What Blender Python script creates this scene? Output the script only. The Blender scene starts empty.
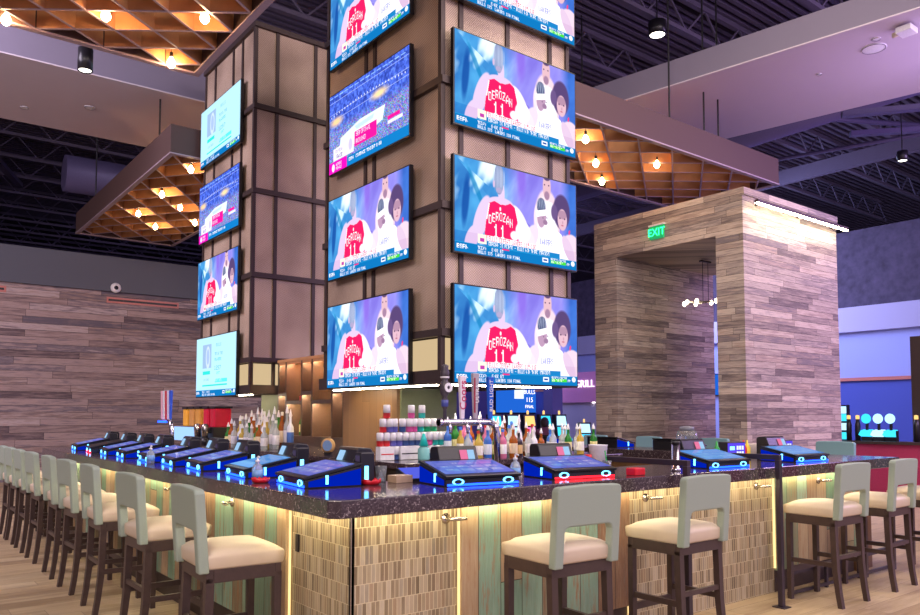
import bpy, math, random
import numpy as np
from math import sin, cos, pi, radians, atan2, sqrt
from mathutils import Vector, Matrix
random.seed(7)
S = bpy.context.scene
COL = S.collection
# ------------------------------------------------------------ camera, world, lights, exposure
cam = bpy.data.cameras.new('camera'); co = bpy.data.objects.new('camera', cam); COL.objects.link(co)
co.location = (-1.7805, -3.2660, 1.48)
co.rotation_euler = (radians(93.3), 0, radians(-37.97))
cam.sensor_width = 36; cam.lens = 29.93; cam.shift_y = 0.0689; cam.clip_end = 200
S.camera = co
S.view_settings.view_transform = 'Standard'; S.view_settings.look = 'None'
S.view_settings.exposure = 0.3; S.view_settings.gamma = 1; S.view_settings.use_curve_mapping = False
W = bpy.data.worlds.new('world'); S.world = W; W.use_nodes = True
W.node_tree.nodes['Background'].inputs[0].default_value = (0.60, 0.50, 0.82, 1)
W.node_tree.nodes['Background'].inputs[1].default_value = 0.80

def area(name, loc, target, sx, sy, power, col):
    l = bpy.data.lights.new(name, 'AREA'); l.shape = 'RECTANGLE'; l.size = sx; l.size_y = sy
    l.energy = power; l.color = col
    o = bpy.data.objects.new(name, l); COL.objects.link(o); o.location = loc
    o.rotation_euler = (Vector(target) - Vector(loc)).to_track_quat('-Z', 'Y').to_euler()
    return o
area('room_downlights', (-6, -5, 7.2), (2, 3, 1), 7, 5, 620, (1.0, 0.86, 0.78))
area('room_downlights', (6, -4.5, 7.2), (6, 3, 1.5), 7, 4, 400, (1.0, 0.84, 0.80))
area('bar_downlights', (4.6, 1.2, 8.2), (4.6, 1.4, 0), 5, 2.2, 220, (1.0, 0.85, 0.72))
area('left_room_downlights', (-5, 8, 7.5), (-2, 14, 2), 5, 5, 850, (0.92, 0.80, 1.0))
area('casino_purple_glow', (15, -3, 5.5), (10, 4, 2.5), 5, 3, 520, (0.66, 0.42, 1.0))
area('casino_blue_glow', (18, 11, 6.5), (21, 8, 2.5), 6, 4, 760, (0.50, 0.56, 1.0))
area('far_casino_glow', (13, 15, 6.5), (16, 19, 2), 5, 4, 300, (0.45, 0.50, 1.0))
area('soffit_purple_glow', (10.2, 1.0, 5.6), (9.6, 3.2, 6.8), 2.0, 2.0, 16, (0.62, 0.45, 1.0))  # purple area lamp below the right soffit, aimed up at it

# ------------------------------------------------------------ materials
def lin(c):
    return tuple((x/12.92 if x <= .04045 else ((x+.055)/1.055)**2.4) for x in c[:3]) + (1,)
def rgb(r, g, b): return lin((r/255, g/255, b/255))
def nm(name):
    m = bpy.data.materials.new(name); m.use_nodes = True
    nt = m.node_tree; b = nt.nodes['Principled BSDF']
    return m, nt, b
def setb(b, **k):
    for kk, v in k.items():
        b.inputs[kk].default_value = v
def plain(name, c, rough=.5, metal=0, noise=.08, scale=40, coat=0, emis=None, es=0, alpha=None, bump=0):
    m, nt, b = nm(name)
    N = nt.nodes; L = nt.links
    tc = N.new('ShaderNodeTexCoord'); nz = N.new('ShaderNodeTexNoise'); nz.inputs['Scale'].default_value = scale
    L.new(tc.outputs['Object'], nz.inputs['Vector'])
    hv = N.new('ShaderNodeHueSaturation'); hv.inputs['Color'].default_value = c
    mr = N.new('ShaderNodeMapRange'); mr.inputs[3].default_value = 1-noise*2; mr.inputs[4].default_value = 1+noise*2
    L.new(nz.outputs[0], mr.inputs[0]); L.new(mr.outputs[0], hv.inputs['Value']); L.new(hv.outputs[0], b.inputs['Base Color'])
    setb(b, Roughness=rough, Metallic=metal)
    b.inputs['Coat Weight'].default_value = coat
    if bump:
        bp = N.new('ShaderNodeBump'); bp.inputs['Strength'].default_value = bump; bp.inputs['Distance'].default_value = .01
        L.new(nz.outputs[0], bp.inputs['Height']); L.new(bp.outputs[0], b.inputs['Normal'])
    if emis:
        b.inputs['Emission Color'].default_value = emis; b.inputs['Emission Strength'].default_value = es
    if alpha: b.inputs['Transmission Weight'].default_value = alpha; b.inputs['IOR'].default_value = 1.3
    return m
def emit(name, c, s, sample=True):
    m = bpy.data.materials.new(name); m.use_nodes = True; nt = m.node_tree
    nt.nodes.clear(); e = nt.nodes.new('ShaderNodeEmission'); o = nt.nodes.new('ShaderNodeOutputMaterial')
    e.inputs[0].default_value = c; e.inputs[1].default_value = s; nt.links.new(e.outputs[0], o.inputs[0])
    if not sample: m.cycles.emission_sampling = 'NONE'
    return m
def ramp(nt, stops, interp='LINEAR'):
    r = nt.nodes.new('ShaderNodeValToRGB'); r.color_ramp.interpolation = interp
    el = r.color_ramp.elements
    while len(el) > 1: el.remove(el[-1])
    el[0].position = stops[0][0]; el[0].color = stops[0][1]
    for p, c in stops[1:]:
        e = el.new(p); e.color = c
    return r
def planks(name, u, v, bw, bh, cols, mortar=.004, rough=.6, grain=(1.2, 30), offset=.37, gapcol=(.01, .008, .008, 1),
           distress=None, bump=.3, graina=.35, seed=0, spec=.4):
    """u, v: weights of (x,y,z) giving the along-board and across-board coordinates"""
    m, nt, b = nm(name); N = nt.nodes; L = nt.links
    tc = N.new('ShaderNodeTexCoord')
    def dot(w):
        d = N.new('ShaderNodeVectorMath'); d.operation = 'DOT_PRODUCT'; d.inputs[1].default_value = w
        L.new(tc.outputs['Object'], d.inputs[0]); return d.outputs['Value']
    cx = N.new('ShaderNodeCombineXYZ'); L.new(dot(u), cx.inputs[0]); L.new(dot(v), cx.inputs[1]); cx.inputs[2].default_value = seed
    ad = N.new('ShaderNodeVectorMath'); ad.operation = 'ADD'; ad.inputs[1].default_value = (50.13+seed, 50.07, 0)
    L.new(cx.outputs[0], ad.inputs[0])
    base_uv = ad.outputs[0]
    if offset != .5:      # every row shifted by its own random amount
        sv = N.new('ShaderNodeSeparateXYZ'); L.new(ad.outputs[0], sv.inputs[0])
        dv = N.new('ShaderNodeMath'); dv.operation = 'DIVIDE'; dv.inputs[1].default_value = bh; L.new(sv.outputs[1], dv.inputs[0])
        fl = N.new('ShaderNodeMath'); fl.operation = 'FLOOR'; L.new(dv.outputs[0], fl.inputs[0])
        wn = N.new('ShaderNodeTexWhiteNoise'); wn.noise_dimensions = '1D'; L.new(fl.outputs[0], wn.inputs['W'])
        ml = N.new('ShaderNodeMath'); ml.operation = 'MULTIPLY_ADD'; ml.inputs[1].default_value = bw*3.7; L.new(wn.outputs['Value'], ml.inputs[0]); L.new(sv.outputs[0], ml.inputs[2])
        cb = N.new('ShaderNodeCombineXYZ'); L.new(ml.outputs[0], cb.inputs[0]); L.new(sv.outputs[1], cb.inputs[1]); cb.inputs[2].default_value = seed
        base_uv = cb.outputs[0]; offset = 0
    br = N.new('ShaderNodeTexBrick'); br.offset = offset; br.offset_frequency = 2; br.squash = 1
    br.inputs['Color1'].default_value = (0, 0, 0, 1); br.inputs['Color2'].default_value = (1, 1, 1, 1)
    br.inputs['Mortar'].default_value = (0, 0, 0, 1)
    br.inputs['Scale'].default_value = 1; br.inputs['Mortar Size'].default_value = mortar; br.inputs['Mortar Smooth'].default_value = .1
    br.inputs['Brick Width'].default_value = bw; br.inputs['Row Height'].default_value = bh
    L.new(base_uv, br.inputs['Vector'])
    sp = N.new('ShaderNodeSeparateColor'); L.new(br.outputs['Color'], sp.inputs[0])
    # per-board offset for the grain
    cz = N.new('ShaderNodeCombineXYZ'); sepu = N.new('ShaderNodeSeparateXYZ'); L.new(base_uv, sepu.inputs[0])
    mu = N.new('ShaderNodeMath'); mu.operation = 'MULTIPLY'; mu.inputs[1].default_value = grain[0]; L.new(sepu.outputs[0], mu.inputs[0])
    mv = N.new('ShaderNodeMath'); mv.operation = 'MULTIPLY'; mv.inputs[1].default_value = grain[1]; L.new(sepu.outputs[1], mv.inputs[0])
    mw = N.new('ShaderNodeMath'); mw.operation = 'MULTIPLY'; mw.inputs[1].default_value = 37; L.new(sp.outputs[0], mw.inputs[0])
    L.new(mu.outputs[0], cz.inputs[0]); L.new(mv.outputs[0], cz.inputs[1]); L.new(mw.outputs[0], cz.inputs[2])
    nz = N.new('ShaderNodeTexNoise'); nz.inputs['Scale'].default_value = 1; nz.inputs['Detail'].default_value = 6; nz.inputs['Roughness'].default_value = .65
    L.new(cz.outputs[0], nz.inputs['Vector'])
    # value jitter = board random + grain
    s1 = N.new('ShaderNodeMath'); s1.operation = 'MULTIPLY_ADD'; L.new(nz.outputs[0], s1.inputs[0]); s1.inputs[1].default_value = graina; L.new(sp.outputs[0], s1.inputs[2])
    s2 = N.new('ShaderNodeMath'); s2.operation = 'SUBTRACT'; L.new(s1.outputs[0], s2.inputs[0]); s2.inputs[1].default_value = graina*.5
    rp = ramp(nt, [(i/(len(cols)-1), c) for i, c in enumerate(cols)]); L.new(s2.outputs[0], rp.inputs[0])
    out = rp.outputs[0]
    if distress:
        dz = N.new('ShaderNodeTexNoise'); dz.inputs['Scale'].default_value = .6; dz.inputs['Detail'].default_value = 8; dz.inputs['Roughness'].default_value = .75
        L.new(cz.outputs[0], dz.inputs['Vector'])
        r2 = ramp(nt, [(.54, (0, 0, 0, 1)), (.66, (1, 1, 1, 1))]); L.new(dz.outputs[0], r2.inputs[0])
        mx = N.new('ShaderNodeMixRGB'); L.new(r2.outputs[0], mx.inputs[0]); L.new(out, mx.inputs[1]); mx.inputs[2].default_value = distress
        out = mx.outputs[0]
    gm = N.new('ShaderNodeMixRGB'); L.new(br.outputs['Fac'], gm.inputs[0]); L.new(out, gm.inputs[1]); gm.inputs[2].default_value = gapcol
    L.new(gm.outputs[0], b.inputs['Base Color']); setb(b, Roughness=rough); b.inputs['Specular IOR Level'].default_value = spec
    h = N.new('ShaderNodeMath'); h.operation = 'SUBTRACT'; L.new(nz.outputs[0], h.inputs[0]); L.new(br.outputs['Fac'], h.inputs[1])
    bp = N.new('ShaderNodeBump'); bp.inputs['Strength'].default_value = bump; bp.inputs['Distance'].default_value = .01
    L.new(h.outputs[0], bp.inputs['Height']); L.new(bp.outputs[0], b.inputs['Normal'])
    return m

M = {}
M['wallwood'] = planks('weathered_wall_planks', (1, 1, 0), (0, 0, 1), 2.1, .155,
    [rgb(96,80,84), rgb(146,124,120), rgb(176,152,146), rgb(112,100,108), rgb(190,170,166), rgb(152,128,120), rgb(104,94,104)], rough=.7, graina=.8, grain=(2.2, 22), mortar=.003, bump=.5)
M['portalwood'] = planks('weathered_portal_planks', (1, 1, 0), (0, 0, 1), 1.25, .105,
    [rgb(112,100,98), rgb(160,144,134), rgb(190,174,160), rgb(136,124,122), rgb(208,192,176), rgb(172,152,138), rgb(126,116,118)], rough=.7, graina=.75, grain=(3.0, 34), seed=3, mortar=.0025, bump=.55)
M['tile'] = planks('stacked_stone_mosaic', (1, 1, 0), (0, 0, 1), .027, .098,
    [rgb(112,96,74), rgb(150,132,104), rgb(176,160,132), rgb(128,110,86), rgb(164,140,110), rgb(190,176,150), rgb(138,126,108)],
    mortar=.0022, rough=.35, offset=.5, gapcol=rgb(205,190,155), graina=.25, grain=(30, 6), bump=.25)
M['boards'] = planks('painted_salvage_boards', (0, 0, 1), (1, 1, 0), 3.2, .17,
    [rgb(118,152,122), rgb(146,180,150), rgb(128,160,130), rgb(172,138,100), rgb(188,166,132), rgb(142,108,78), rgb(140,172,144), rgb(164,190,164)],
    mortar=.0025, rough=.6, grain=(5, 46), graina=.3, distress=rgb(168,124,88), gapcol=rgb(60,48,36), bump=.35, seed=1.0)
M['floor'] = planks('wood_look_floor_planks', (1, 0, 0), (0, 1, 0), 1.25, .2,
    [rgb(146,122,92), rgb(176,152,118), rgb(190,168,132), rgb(160,136,104), rgb(198,178,142)], mortar=.002, rough=.42, grain=(1.5, 14), graina=.8, gapcol=rgb(120,100,84), bump=.08)
M['woodpanel'] = planks('brown_wood_panel', (0, 0, 1), (1, 1, 0), 2.5, .16,
    [rgb(118,86,58), rgb(140,104,70), rgb(128,94,62)], mortar=.001, rough=.4, grain=(1.2, 40), graina=.5, gapcol=rgb(80,56,38), bump=.1)
M['blackwood'] = plain('dark_espresso_wood', rgb(66,50,46), .42, noise=.15, scale=25)
M['green_fabric'] = plain('sage_grey_vinyl', rgb(150,163,148), .62, noise=.03, scale=260, bump=.15)
M['beige'] = plain('beige_seat_vinyl', rgb(206,188,164), .5, noise=.03, scale=8, bump=.25)
M['teal_fabric'] = plain('teal_grey_vinyl', rgb(120,158,166), .6, noise=.03, scale=200)
M['black'] = plain('black_plastic', rgb(30,28,34), .35)
M['bezel'] = plain('tv_bezel_black', rgb(20,20,26), .3)
M['blackmetal'] = plain('black_powder_coat', rgb(58,48,58), .38, metal=.3, noise=.04)
M['steel'] = plain('brushed_steel', rgb(190,180,170), .25, metal=.95, noise=.05)
M['chrome'] = plain('polished_chrome', rgb(215,210,220), .12, metal=1, noise=.01)
M['frame'] = plain('bronze_frame', rgb(70,56,54), .5, metal=.3)
M['cloudwood'] = plain('walnut_grid_boards', rgb(196,140,92), .6, noise=.12, scale=6)
M['cloudfascia'] = plain('brown_cloud_fascia', rgb(84,62,58), .65, noise=.06, scale=60)
M['cloudrim'] = plain('pale_rim_edge', rgb(170,150,160), .5)
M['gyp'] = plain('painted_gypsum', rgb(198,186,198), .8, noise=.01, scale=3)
M['gypside'] = plain('shaded_gypsum_side', rgb(122,114,134), .8, noise=.01, scale=3)  # same gypsum with side-face shade put into the colour; disc rings reuse it
M['deck'] = plain('dark_ceiling_paint', rgb(76,66,88), .9, noise=.3, scale=5)
M['joist'] = plain('dark_joist_paint', rgb(98,88,110), .8)
M['duct'] = plain('dark_duct_paint', rgb(92,84,120), .5, metal=.2)
M['darkband'] = plain('charcoal_wall_paint', rgb(92,94,104), .85, noise=.02)
M['green_wall'] = plain('sage_wall_paint', rgb(112,120,92), .6, noise=.04)
M['cream'] = plain('cream_paint', rgb(226,214,190), .6)
M['purplewall'] = plain('lavender_wall_paint', rgb(176,170,205), .8, noise=.01)
M['deepblue'] = plain('deep_blue_wall_paint', rgb(70,84,176), .7, noise=.02)
M['bluewall'] = plain('blue_wall_paint', rgb(160,168,226), .8, noise=.02)
M['redcounter'] = plain('maroon_half_wall', rgb(176,52,96), .6)
M['white'] = plain('white_plastic', rgb(232,230,232), .4)
M['red'] = plain('red_plastic', rgb(214,24,40), .35)
M['glass'] = plain('clear_plastic', rgb(235,240,245), .08, noise=0, alpha=.85)
M['skin'] = plain('skin', rgb(190,140,115), .6)
def basic(name, r, g, b_, rough=.35, **k): M[name] = plain(name, rgb(r, g, b_), rough, **k); return M[name]

def granite():
    m, nt, b = nm('speckled_dark_granite'); N = nt.nodes; L = nt.links
    tc = N.new('ShaderNodeTexCoord')
    n1 = N.new('ShaderNodeTexNoise'); n1.inputs['Scale'].default_value = 55; n1.inputs['Detail'].default_value = 5; n1.inputs['Roughness'].default_value = .7; n1.inputs['Distortion'].default_value = 1.2
    L.new(tc.outputs['Object'], n1.inputs['Vector'])
    r = ramp(nt, [(.0, rgb(38,30,36)), (.50, rgb(62,50,56)), (.60, rgb(86,72,76)), (.655, rgb(190,176,176)), (.69, rgb(120,100,96)), (1, rgb(58,46,50))])
    L.new(n1.outputs[0], r.inputs[0]); L.new(r.outputs[0], b.inputs['Base Color'])
    setb(b, Roughness=.13); b.inputs['Specular IOR Level'].default_value = .7
    return m
M['granite'] = granite()
def meshmat():
    m, nt, b = nm('woven_metal_mesh'); N = nt.nodes; L = nt.links
    tc = N.new('ShaderNodeTexCoord'); sx = N.new('ShaderNodeSeparateXYZ'); L.new(tc.outputs['Object'], sx.inputs[0])
    def wave(src, k):
        a = N.new('ShaderNodeMath'); a.operation = 'MULTIPLY'; a.inputs[1].default_value = k; L.new(src, a.inputs[0])
        s = N.new('ShaderNodeMath'); s.operation = 'SINE'; L.new(a.outputs[0], s.inputs[0]); return s.outputs[0]
    xy = N.new('ShaderNodeMath'); xy.operation = 'ADD'; L.new(sx.outputs[0], xy.inputs[0]); L.new(sx.outputs[1], xy.inputs[1])
    w1 = wave(xy.outputs[0], 2*pi/.021); w2 = wave(sx.outputs[2], 2*pi/.026)
    mu = N.new('ShaderNodeMath'); mu.operation = 'MULTIPLY'; L.new(w1, mu.inputs[0]); L.new(w2, mu.inputs[1])
    nz = N.new('ShaderNodeTexNoise'); nz.inputs['Scale'].default_value = 1.1; L.new(tc.outputs['Object'], nz.inputs['Vector'])
    ad = N.new('ShaderNodeMath'); ad.operation = 'MULTIPLY_ADD'; L.new(mu.outputs[0], ad.inputs[0]); ad.inputs[1].default_value = .35; L.new(nz.outputs[0], ad.inputs[2])
    r = ramp(nt, [(.05, rgb(96,78,70)), (.5, rgb(184,158,136)), (.95, rgb(236,214,190))]); L.new(ad.outputs[0], r.inputs[0])
    L.new(r.outputs[0], b.inputs['Base Color']); setb(b, Roughness=.5, Metallic=.1)
    bp = N.new('ShaderNodeBump'); bp.inputs['Strength'].default_value = .3; bp.inputs['Distance'].default_value = .004
    L.new(mu.outputs[0], bp.inputs['Height']); L.new(bp.outputs[0], b.inputs['Normal'])
    return m
M['mesh'] = meshmat()
M['led_warm'] = emit('warm_white_led', (1.0, .85, .52, 1), 24)
M['led_shelf'] = emit('shelf_led', (1.0, .74, .40, 1), 200)
M['led_soft'] = emit('soft_warm_led', (1.0, .70, .30, 1), 1.3)
M['led_under'] = emit('under_canopy_led', (1.0, .86, .62, 1), 38)
M['lit_mesh'] = emit('lit_louvre', (1.0, .74, .42, 1), .55)
M['bulb'] = emit('glowing_filament_bulb', (1.0, .60, .28, 1), 80)
M['lamp_white'] = emit('lamp_lens', (1.0, .93, .80, 1), 8)
M['blue_led'] = emit('blue_led', (.01, .07, 1.0, 1), 4.5)
M['blue_side'] = emit('blue_side_light', (.0, .02, .6, 1), .62, False)
M['cyan_led'] = emit('cyan_button_ring', (.12, .5, 1.0, 1), 4.0)
M['red_led'] = emit('red_led', (1.0, .01, .02, 1), 4.0)
M['exit_green'] = emit('exit_letter_green', (.02, 1.0, .22, 1), 4.0)
M['exit_panel'] = plain('exit_panel', rgb(30,150,90), .3, emis=(.02,.6,.2,1), es=.35)
M['sign_white'] = emit('sign_white', (.9, .85, 1.0, 1), 1.6)
M['screen_blue'] = emit('screen_blue', rgb(30,95,200), 1.0, False)
M['screen_white'] = emit('screen_white', rgb(225,235,255), 1.1, False)
M['slot_screen'] = emit('slot_screen', rgb(170,225,255), 1.5, False)
M['slot_cyan'] = emit('slot_cyan', rgb(60,205,245), 1.3, False)
M['slot_pink'] = emit('slot_pink', rgb(245,120,200), 1.2, False)
M['slot_amber'] = emit('slot_amber', rgb(255,200,120), 1.2, False)
M['neon_red'] = emit('neon_red', (1, .06, .05, 1), 3)

# ------------------------------------------------------------ mesh helpers
class MB:
    def __init__(s): s.v = []; s.f = []
    def add(s, vs, fs):
        n = len(s.v); s.v += [tuple(v) for v in vs]; s.f += [tuple(i+n for i in f) for f in fs]; return s
    def box(s, x0, x1, y0, y1, z0, z1):
        vs = [(x, y, z) for z in (z0, z1) for y in (y0, y1) for x in (x0, x1)]
        return s.add(vs, [(0,2,3,1), (4,5,7,6), (0,1,5,4), (2,6,7,3), (0,4,6,2), (1,3,7,5)])
    def hexa(s, a, b):   # two quads (bottom a, top b), same winding
        return s.add(list(a)+list(b), [(3,2,1,0), (4,5,6,7), (0,1,5,4), (1,2,6,5), (2,3,7,6), (3,0,4,7)])
    def prism(s, poly, axis, a, b):
        n = len(poly)
        def mk(p, t):
            return {'x': (t, p[0], p[1]), 'y': (p[0], t, p[1]), 'z': (p[0], p[1], t)}[axis]
        vs = [mk(p, a) for p in poly] + [mk(p, b) for p in poly]
        return s.add(vs, [tuple(range(n))[::-1], tuple(range(n, 2*n))] + [(i, (i+1) % n, n+(i+1) % n, n+i) for i in range(n)])
    def bar(s, p, q, w, h=None, up=(0,0,1)):
        p = Vector(p); q = Vector(q); h = h or w; d = (q-p).normalized(); up = Vector(up)
        if abs(d.dot(up)) > .99: up = Vector((1, 0, 0))
        r = d.cross(up).normalized(); u = r.cross(d).normalized()
        a = [p + r*sx*w/2 + u*sy*h/2 for sx, sy in ((-1,-1), (1,-1), (1,1), (-1,1))]
        return s.hexa(a, [v + (q-p) for v in a])
    def lathe(s, prof, c=(0,0,0), n=16, axis='z', ring=False):
        vs = []; fs = []
        for r, z in prof:
            for i in range(n):
                t = 2*pi*i/n; p = (r*cos(t), r*sin(t), z)
                if axis == 'y': p = (p[0], p[2], -p[1])
                if axis == 'x': p = (p[2], p[0], p[1])
                vs.append((p[0]+c[0], p[1]+c[1], p[2]+c[2]))
        for k in range(len(prof)-1):
            for i in range(n):
                fs.append((k*n+i, k*n+(i+1) % n, (k+1)*n+(i+1) % n, (k+1)*n+i))
        if ring:
            for i in range(n): fs.append(((len(prof)-1)*n+i, (len(prof)-1)*n+(i+1) % n, (i+1) % n, i))
        else: fs.append(tuple(range(n))[::-1]); fs.append(tuple(range((len(prof)-1)*n, len(prof)*n)))
        return s.add(vs, fs)
    def tube(s, pts, r, n=10):
        pts = [Vector(p) for p in pts]; vs = []; fs = []; pr = None
        for i, p in enumerate(pts):
            d = (pts[min(i+1, len(pts)-1)] - pts[max(i-1, 0)]).normalized()
            if pr is None:
                pr = d.cross(Vector((0, 0, 1)));
                if pr.length < .1: pr = d.cross(Vector((1, 0, 0)))
            pr = (pr - d*pr.dot(d)).normalized(); u = d.cross(pr)
            rr = r[i] if isinstance(r, (list, tuple)) else r
            for k in range(n):
                t = 2*pi*k/n; vs.append(p + pr*cos(t)*rr + u*sin(t)*rr)
        for i in range(len(pts)-1):
            for k in range(n):
                fs.append((i*n+k, i*n+(k+1) % n, (i+1)*n+(k+1) % n, (i+1)*n+k))
        fs.append(tuple(range(n))[::-1]); fs.append(tuple(range((len(pts)-1)*n, len(pts)*n)))
        return s.add(vs, fs)
    def xf(s, mat):
        s.v = [tuple(mat @ Vector(v)) for v in s.v]; return s
    def build(s, name, mat, parent=None, smooth=False, bevel=0, seg=2, loc=None, subd=0):
        me = bpy.data.meshes.new(name); me.from_pydata(s.v, [], s.f); me.validate(); me.update()
        import bmesh
        bm = bmesh.new(); bm.from_mesh(me); bmesh.ops.recalc_face_normals(bm, faces=bm.faces); bm.to_mesh(me); bm.free()
        me.materials.append(mat)
        o = bpy.data.objects.new(name, me); COL.objects.link(o)
        if smooth:
            me.polygons.foreach_set('use_smooth', [len(p.vertices) <= 4 for p in me.polygons])
        if bevel:
            md = o.modifiers.new('bevel', 'BEVEL'); md.width = bevel; md.segments = seg; md.limit_method = 'ANGLE'; md.angle_limit = radians(40)
        if subd:
            md = o.modifiers.new('subd', 'SUBSURF'); md.levels = subd; md.render_levels = subd
        if parent: o.parent = parent
        if loc: o.location = loc
        return o
def tag(o, label, cat, group=None, kind=None):
    if label: o['label'] = label
    if cat: o['category'] = cat
    if group: o['group'] = group
    if kind: o['kind'] = kind
    return o
def thing(name, label, cat, loc=(0,0,0), rz=0, group=None):
    o = bpy.data.objects.new(name, None); COL.objects.link(o); o.location = loc; o.rotation_euler = (0, 0, rz)
    o.empty_display_size = .1
    return tag(o, label, cat, group)
def struct(o): o['kind'] = 'structure'; return o
def dup(root, loc=None, rz=None, label=None, group=None, scale=None):
    r = root.copy(); COL.objects.link(r)
    if loc is not None: r.location = loc
    if rz is not None: r.rotation_euler = (root.rotation_euler[0], root.rotation_euler[1], rz)
    if label: r['label'] = label
    if group: r['group'] = group
    if scale: r.scale = scale
    for ch in list(root.children):
        c = ch.copy(); COL.objects.link(c); c.parent = r
        for g in list(ch.children):
            d = g.copy(); COL.objects.link(d); d.parent = c
    return r
def B(): return MB()
def text_mesh(name, body, size, mat, parent, loc, rot, ext=.002, align='CENTER'):
    cu = bpy.data.curves.new(name, 'FONT'); cu.body = body; cu.size = size; cu.extrude = ext; cu.align_x = align; cu.align_y = 'CENTER'; cu.resolution_u = 2
    t = bpy.data.objects.new(name, cu); COL.objects.link(t)
    dg = bpy.context.evaluated_depsgraph_get(); me = bpy.data.meshes.new_from_object(t.evaluated_get(dg))
    bpy.data.objects.remove(t); me.materials.clear(); me.materials.append(mat)
    o = bpy.data.objects.new(name, me); COL.objects.link(o); o.parent = parent; o.location = loc; o.rotation_euler = rot
    return o

# ------------------------------------------------------------ setting
struct(B().box(-24, 62, -9, 62, -.1, 0).build('floor', M['floor']))
o = struct(B().box(-16, 9.5, 16.3, 16.5, 0, 4.44).build('wall_left', M['wallwood']))
o = struct(B().box(-16, 9.5, 16.22, 16.5, 4.44, 5.28).build('trim_1', M['darkband']))
o = struct(B().box(22.2, 22.4, -9, 26, 2.52, 4.02).build('wall_right', M['bluewall']))
struct(B().box(22.2, 22.4, -9, 26, 0, 2.52).build('trim_8', M['deepblue']))
struct(B().box(22.3, 22.4, -9, 26, 4.78, 7.2).build('trim_9', M['deck']))
struct(B().box(-24, 62, 61.8, 62, 0, 9.6).build('wall_far', M['deck']))
struct(B().box(61.8, 62, -9, 62, 0, 9.6).build('wall_far_right', M['deck']))
struct(B().box(-24, -23.8, -9, 62, 0, 9.6).build('wall_far_left', M['deck']))
o = struct(B().box(22.0, 22.4, -9, 26, 4.02, 4.78).build('trim_2', M['purplewall']))
basic('orange_trim', 196, 120, 110)
struct(B().box(22.12, 22.2, -9, 26, 2.52, 2.62).build('trim_3', M['orange_trim']))
struct(B().box(9.5, 22.4, 22, 22.2, 0, 6.5).build('wall_back', plain('dusk_blue_wall', rgb(84,76,140), .8)))
ceil = struct(B().box(-24, 62, -9, 62, 9.6, 9.8).build('ceiling', M['deck']))
mb = B()
for i in range(190):                                     # deck ribs
    y = -6 + i*.2
    mb.box(-20, 40, y, y+.09, 9.5, 9.6)
mb.build('deck_ribs', M['joist'], ceil)
def joist(y):
    m = B(); m.box(-16, 28, y-.05, y+.05, 9.38, 9.48); m.box(-16, 28, y-.05, y+.05, 8.75, 8.83)
    k = 0; x = -16
    while x < 28:
        m.bar((x, y, 8.8), (x+.6, y, 9.42), .035); m.bar((x+.6, y, 9.42), (x+1.2, y, 8.8), .035); x += 1.2
    return m.build('joist', M['joist'], ceil)
for y in range(-1, 45, 2): joist(y+.3)
def beam(x):
    B().box(x-.09, x+.09, -8, 25, 8.3, 8.70).build('beam', M['joist'], ceil)
for x in (-8, -1, 6.4, 13.5, 19.5): beam(x)
def pipe(name, pts, r, label, mat='duct', n=12):
    return tag(B().tube(pts, r, n).build(name, M[mat], smooth=True), label, 'duct' if 'duct' in name else 'pipe')
pipe('air_duct', [(-9, 13.2, 7.9), (-2, 13.0, 7.9)], .3, 'dark round air duct high above the far left plank wall')
pipe('air_duct', [(1.6, 15.5, 6.9), (9, 15.2, 6.9)], .42, 'purple-lit round air duct behind the left tower, above the dark wall band')
pipe('air_duct', [(13.2, 1.5, 7.7), (13.6, 14, 7.7)], .36, 'dark round air duct high beyond the plank archway')
pipe('sprinkler_pipe', [(-6, 10.5, 8.2), (12, 9.6, 8.2)], .05, 'thin dark sprinkler pipe running under the left ceiling joists')
pipe('sprinkler_pipe', [(9, 8.5, 8.22), (20, 2.5, 8.22)], .06, 'thin dark sprinkler pipe crossing the ceiling above the archway')
pipe('electrical_conduit', [(14.8, 12, 8.0), (19.8, -2, 8.15)], .05, 'thin conduit running across the dark ceiling on the far right')
# cable trays / strut runs giving the pale lines in the dark ceiling
for i, (a, b_, l) in enumerate([((-3.4, 13.4, 7.4), (-1.5, 18.5, 7.4), 'pale strut rail in the dark ceiling at the far left'),
                             ((-.9, 13.6, 7.4), (1.2, 19, 7.4), 'pale strut rail in the dark ceiling behind the left hanging grid'),
                             ((12.5, 3.4, 7.1), (17, -2.6, 7.1), 'grey strut rail in the dark ceiling at the far right'),
                             ((15, 4.4, 7.6), (21.5, -3.0, 7.6), 'long grey strut rail beyond the right soffit')]):
    tag(B().bar(a, b_, .16, .1).build('strut_rail', M['duct']), l, 'ceiling rail')

# soffits
def soffit(n, A, z0, z1):
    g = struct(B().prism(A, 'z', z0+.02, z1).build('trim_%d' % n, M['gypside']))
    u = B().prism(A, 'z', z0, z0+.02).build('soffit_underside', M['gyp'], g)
    return g
soffit(4, [(-12, 9.72), (4.2, 9.44), (4.2, 12.32), (-12, 12.6)], 6.8, 7.55)
soffit(5, [(7.72, 8.05), (9.62, -3.35), (12.76, -3.1), (10.48, 8.5)], 6.8, 7.22)

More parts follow.
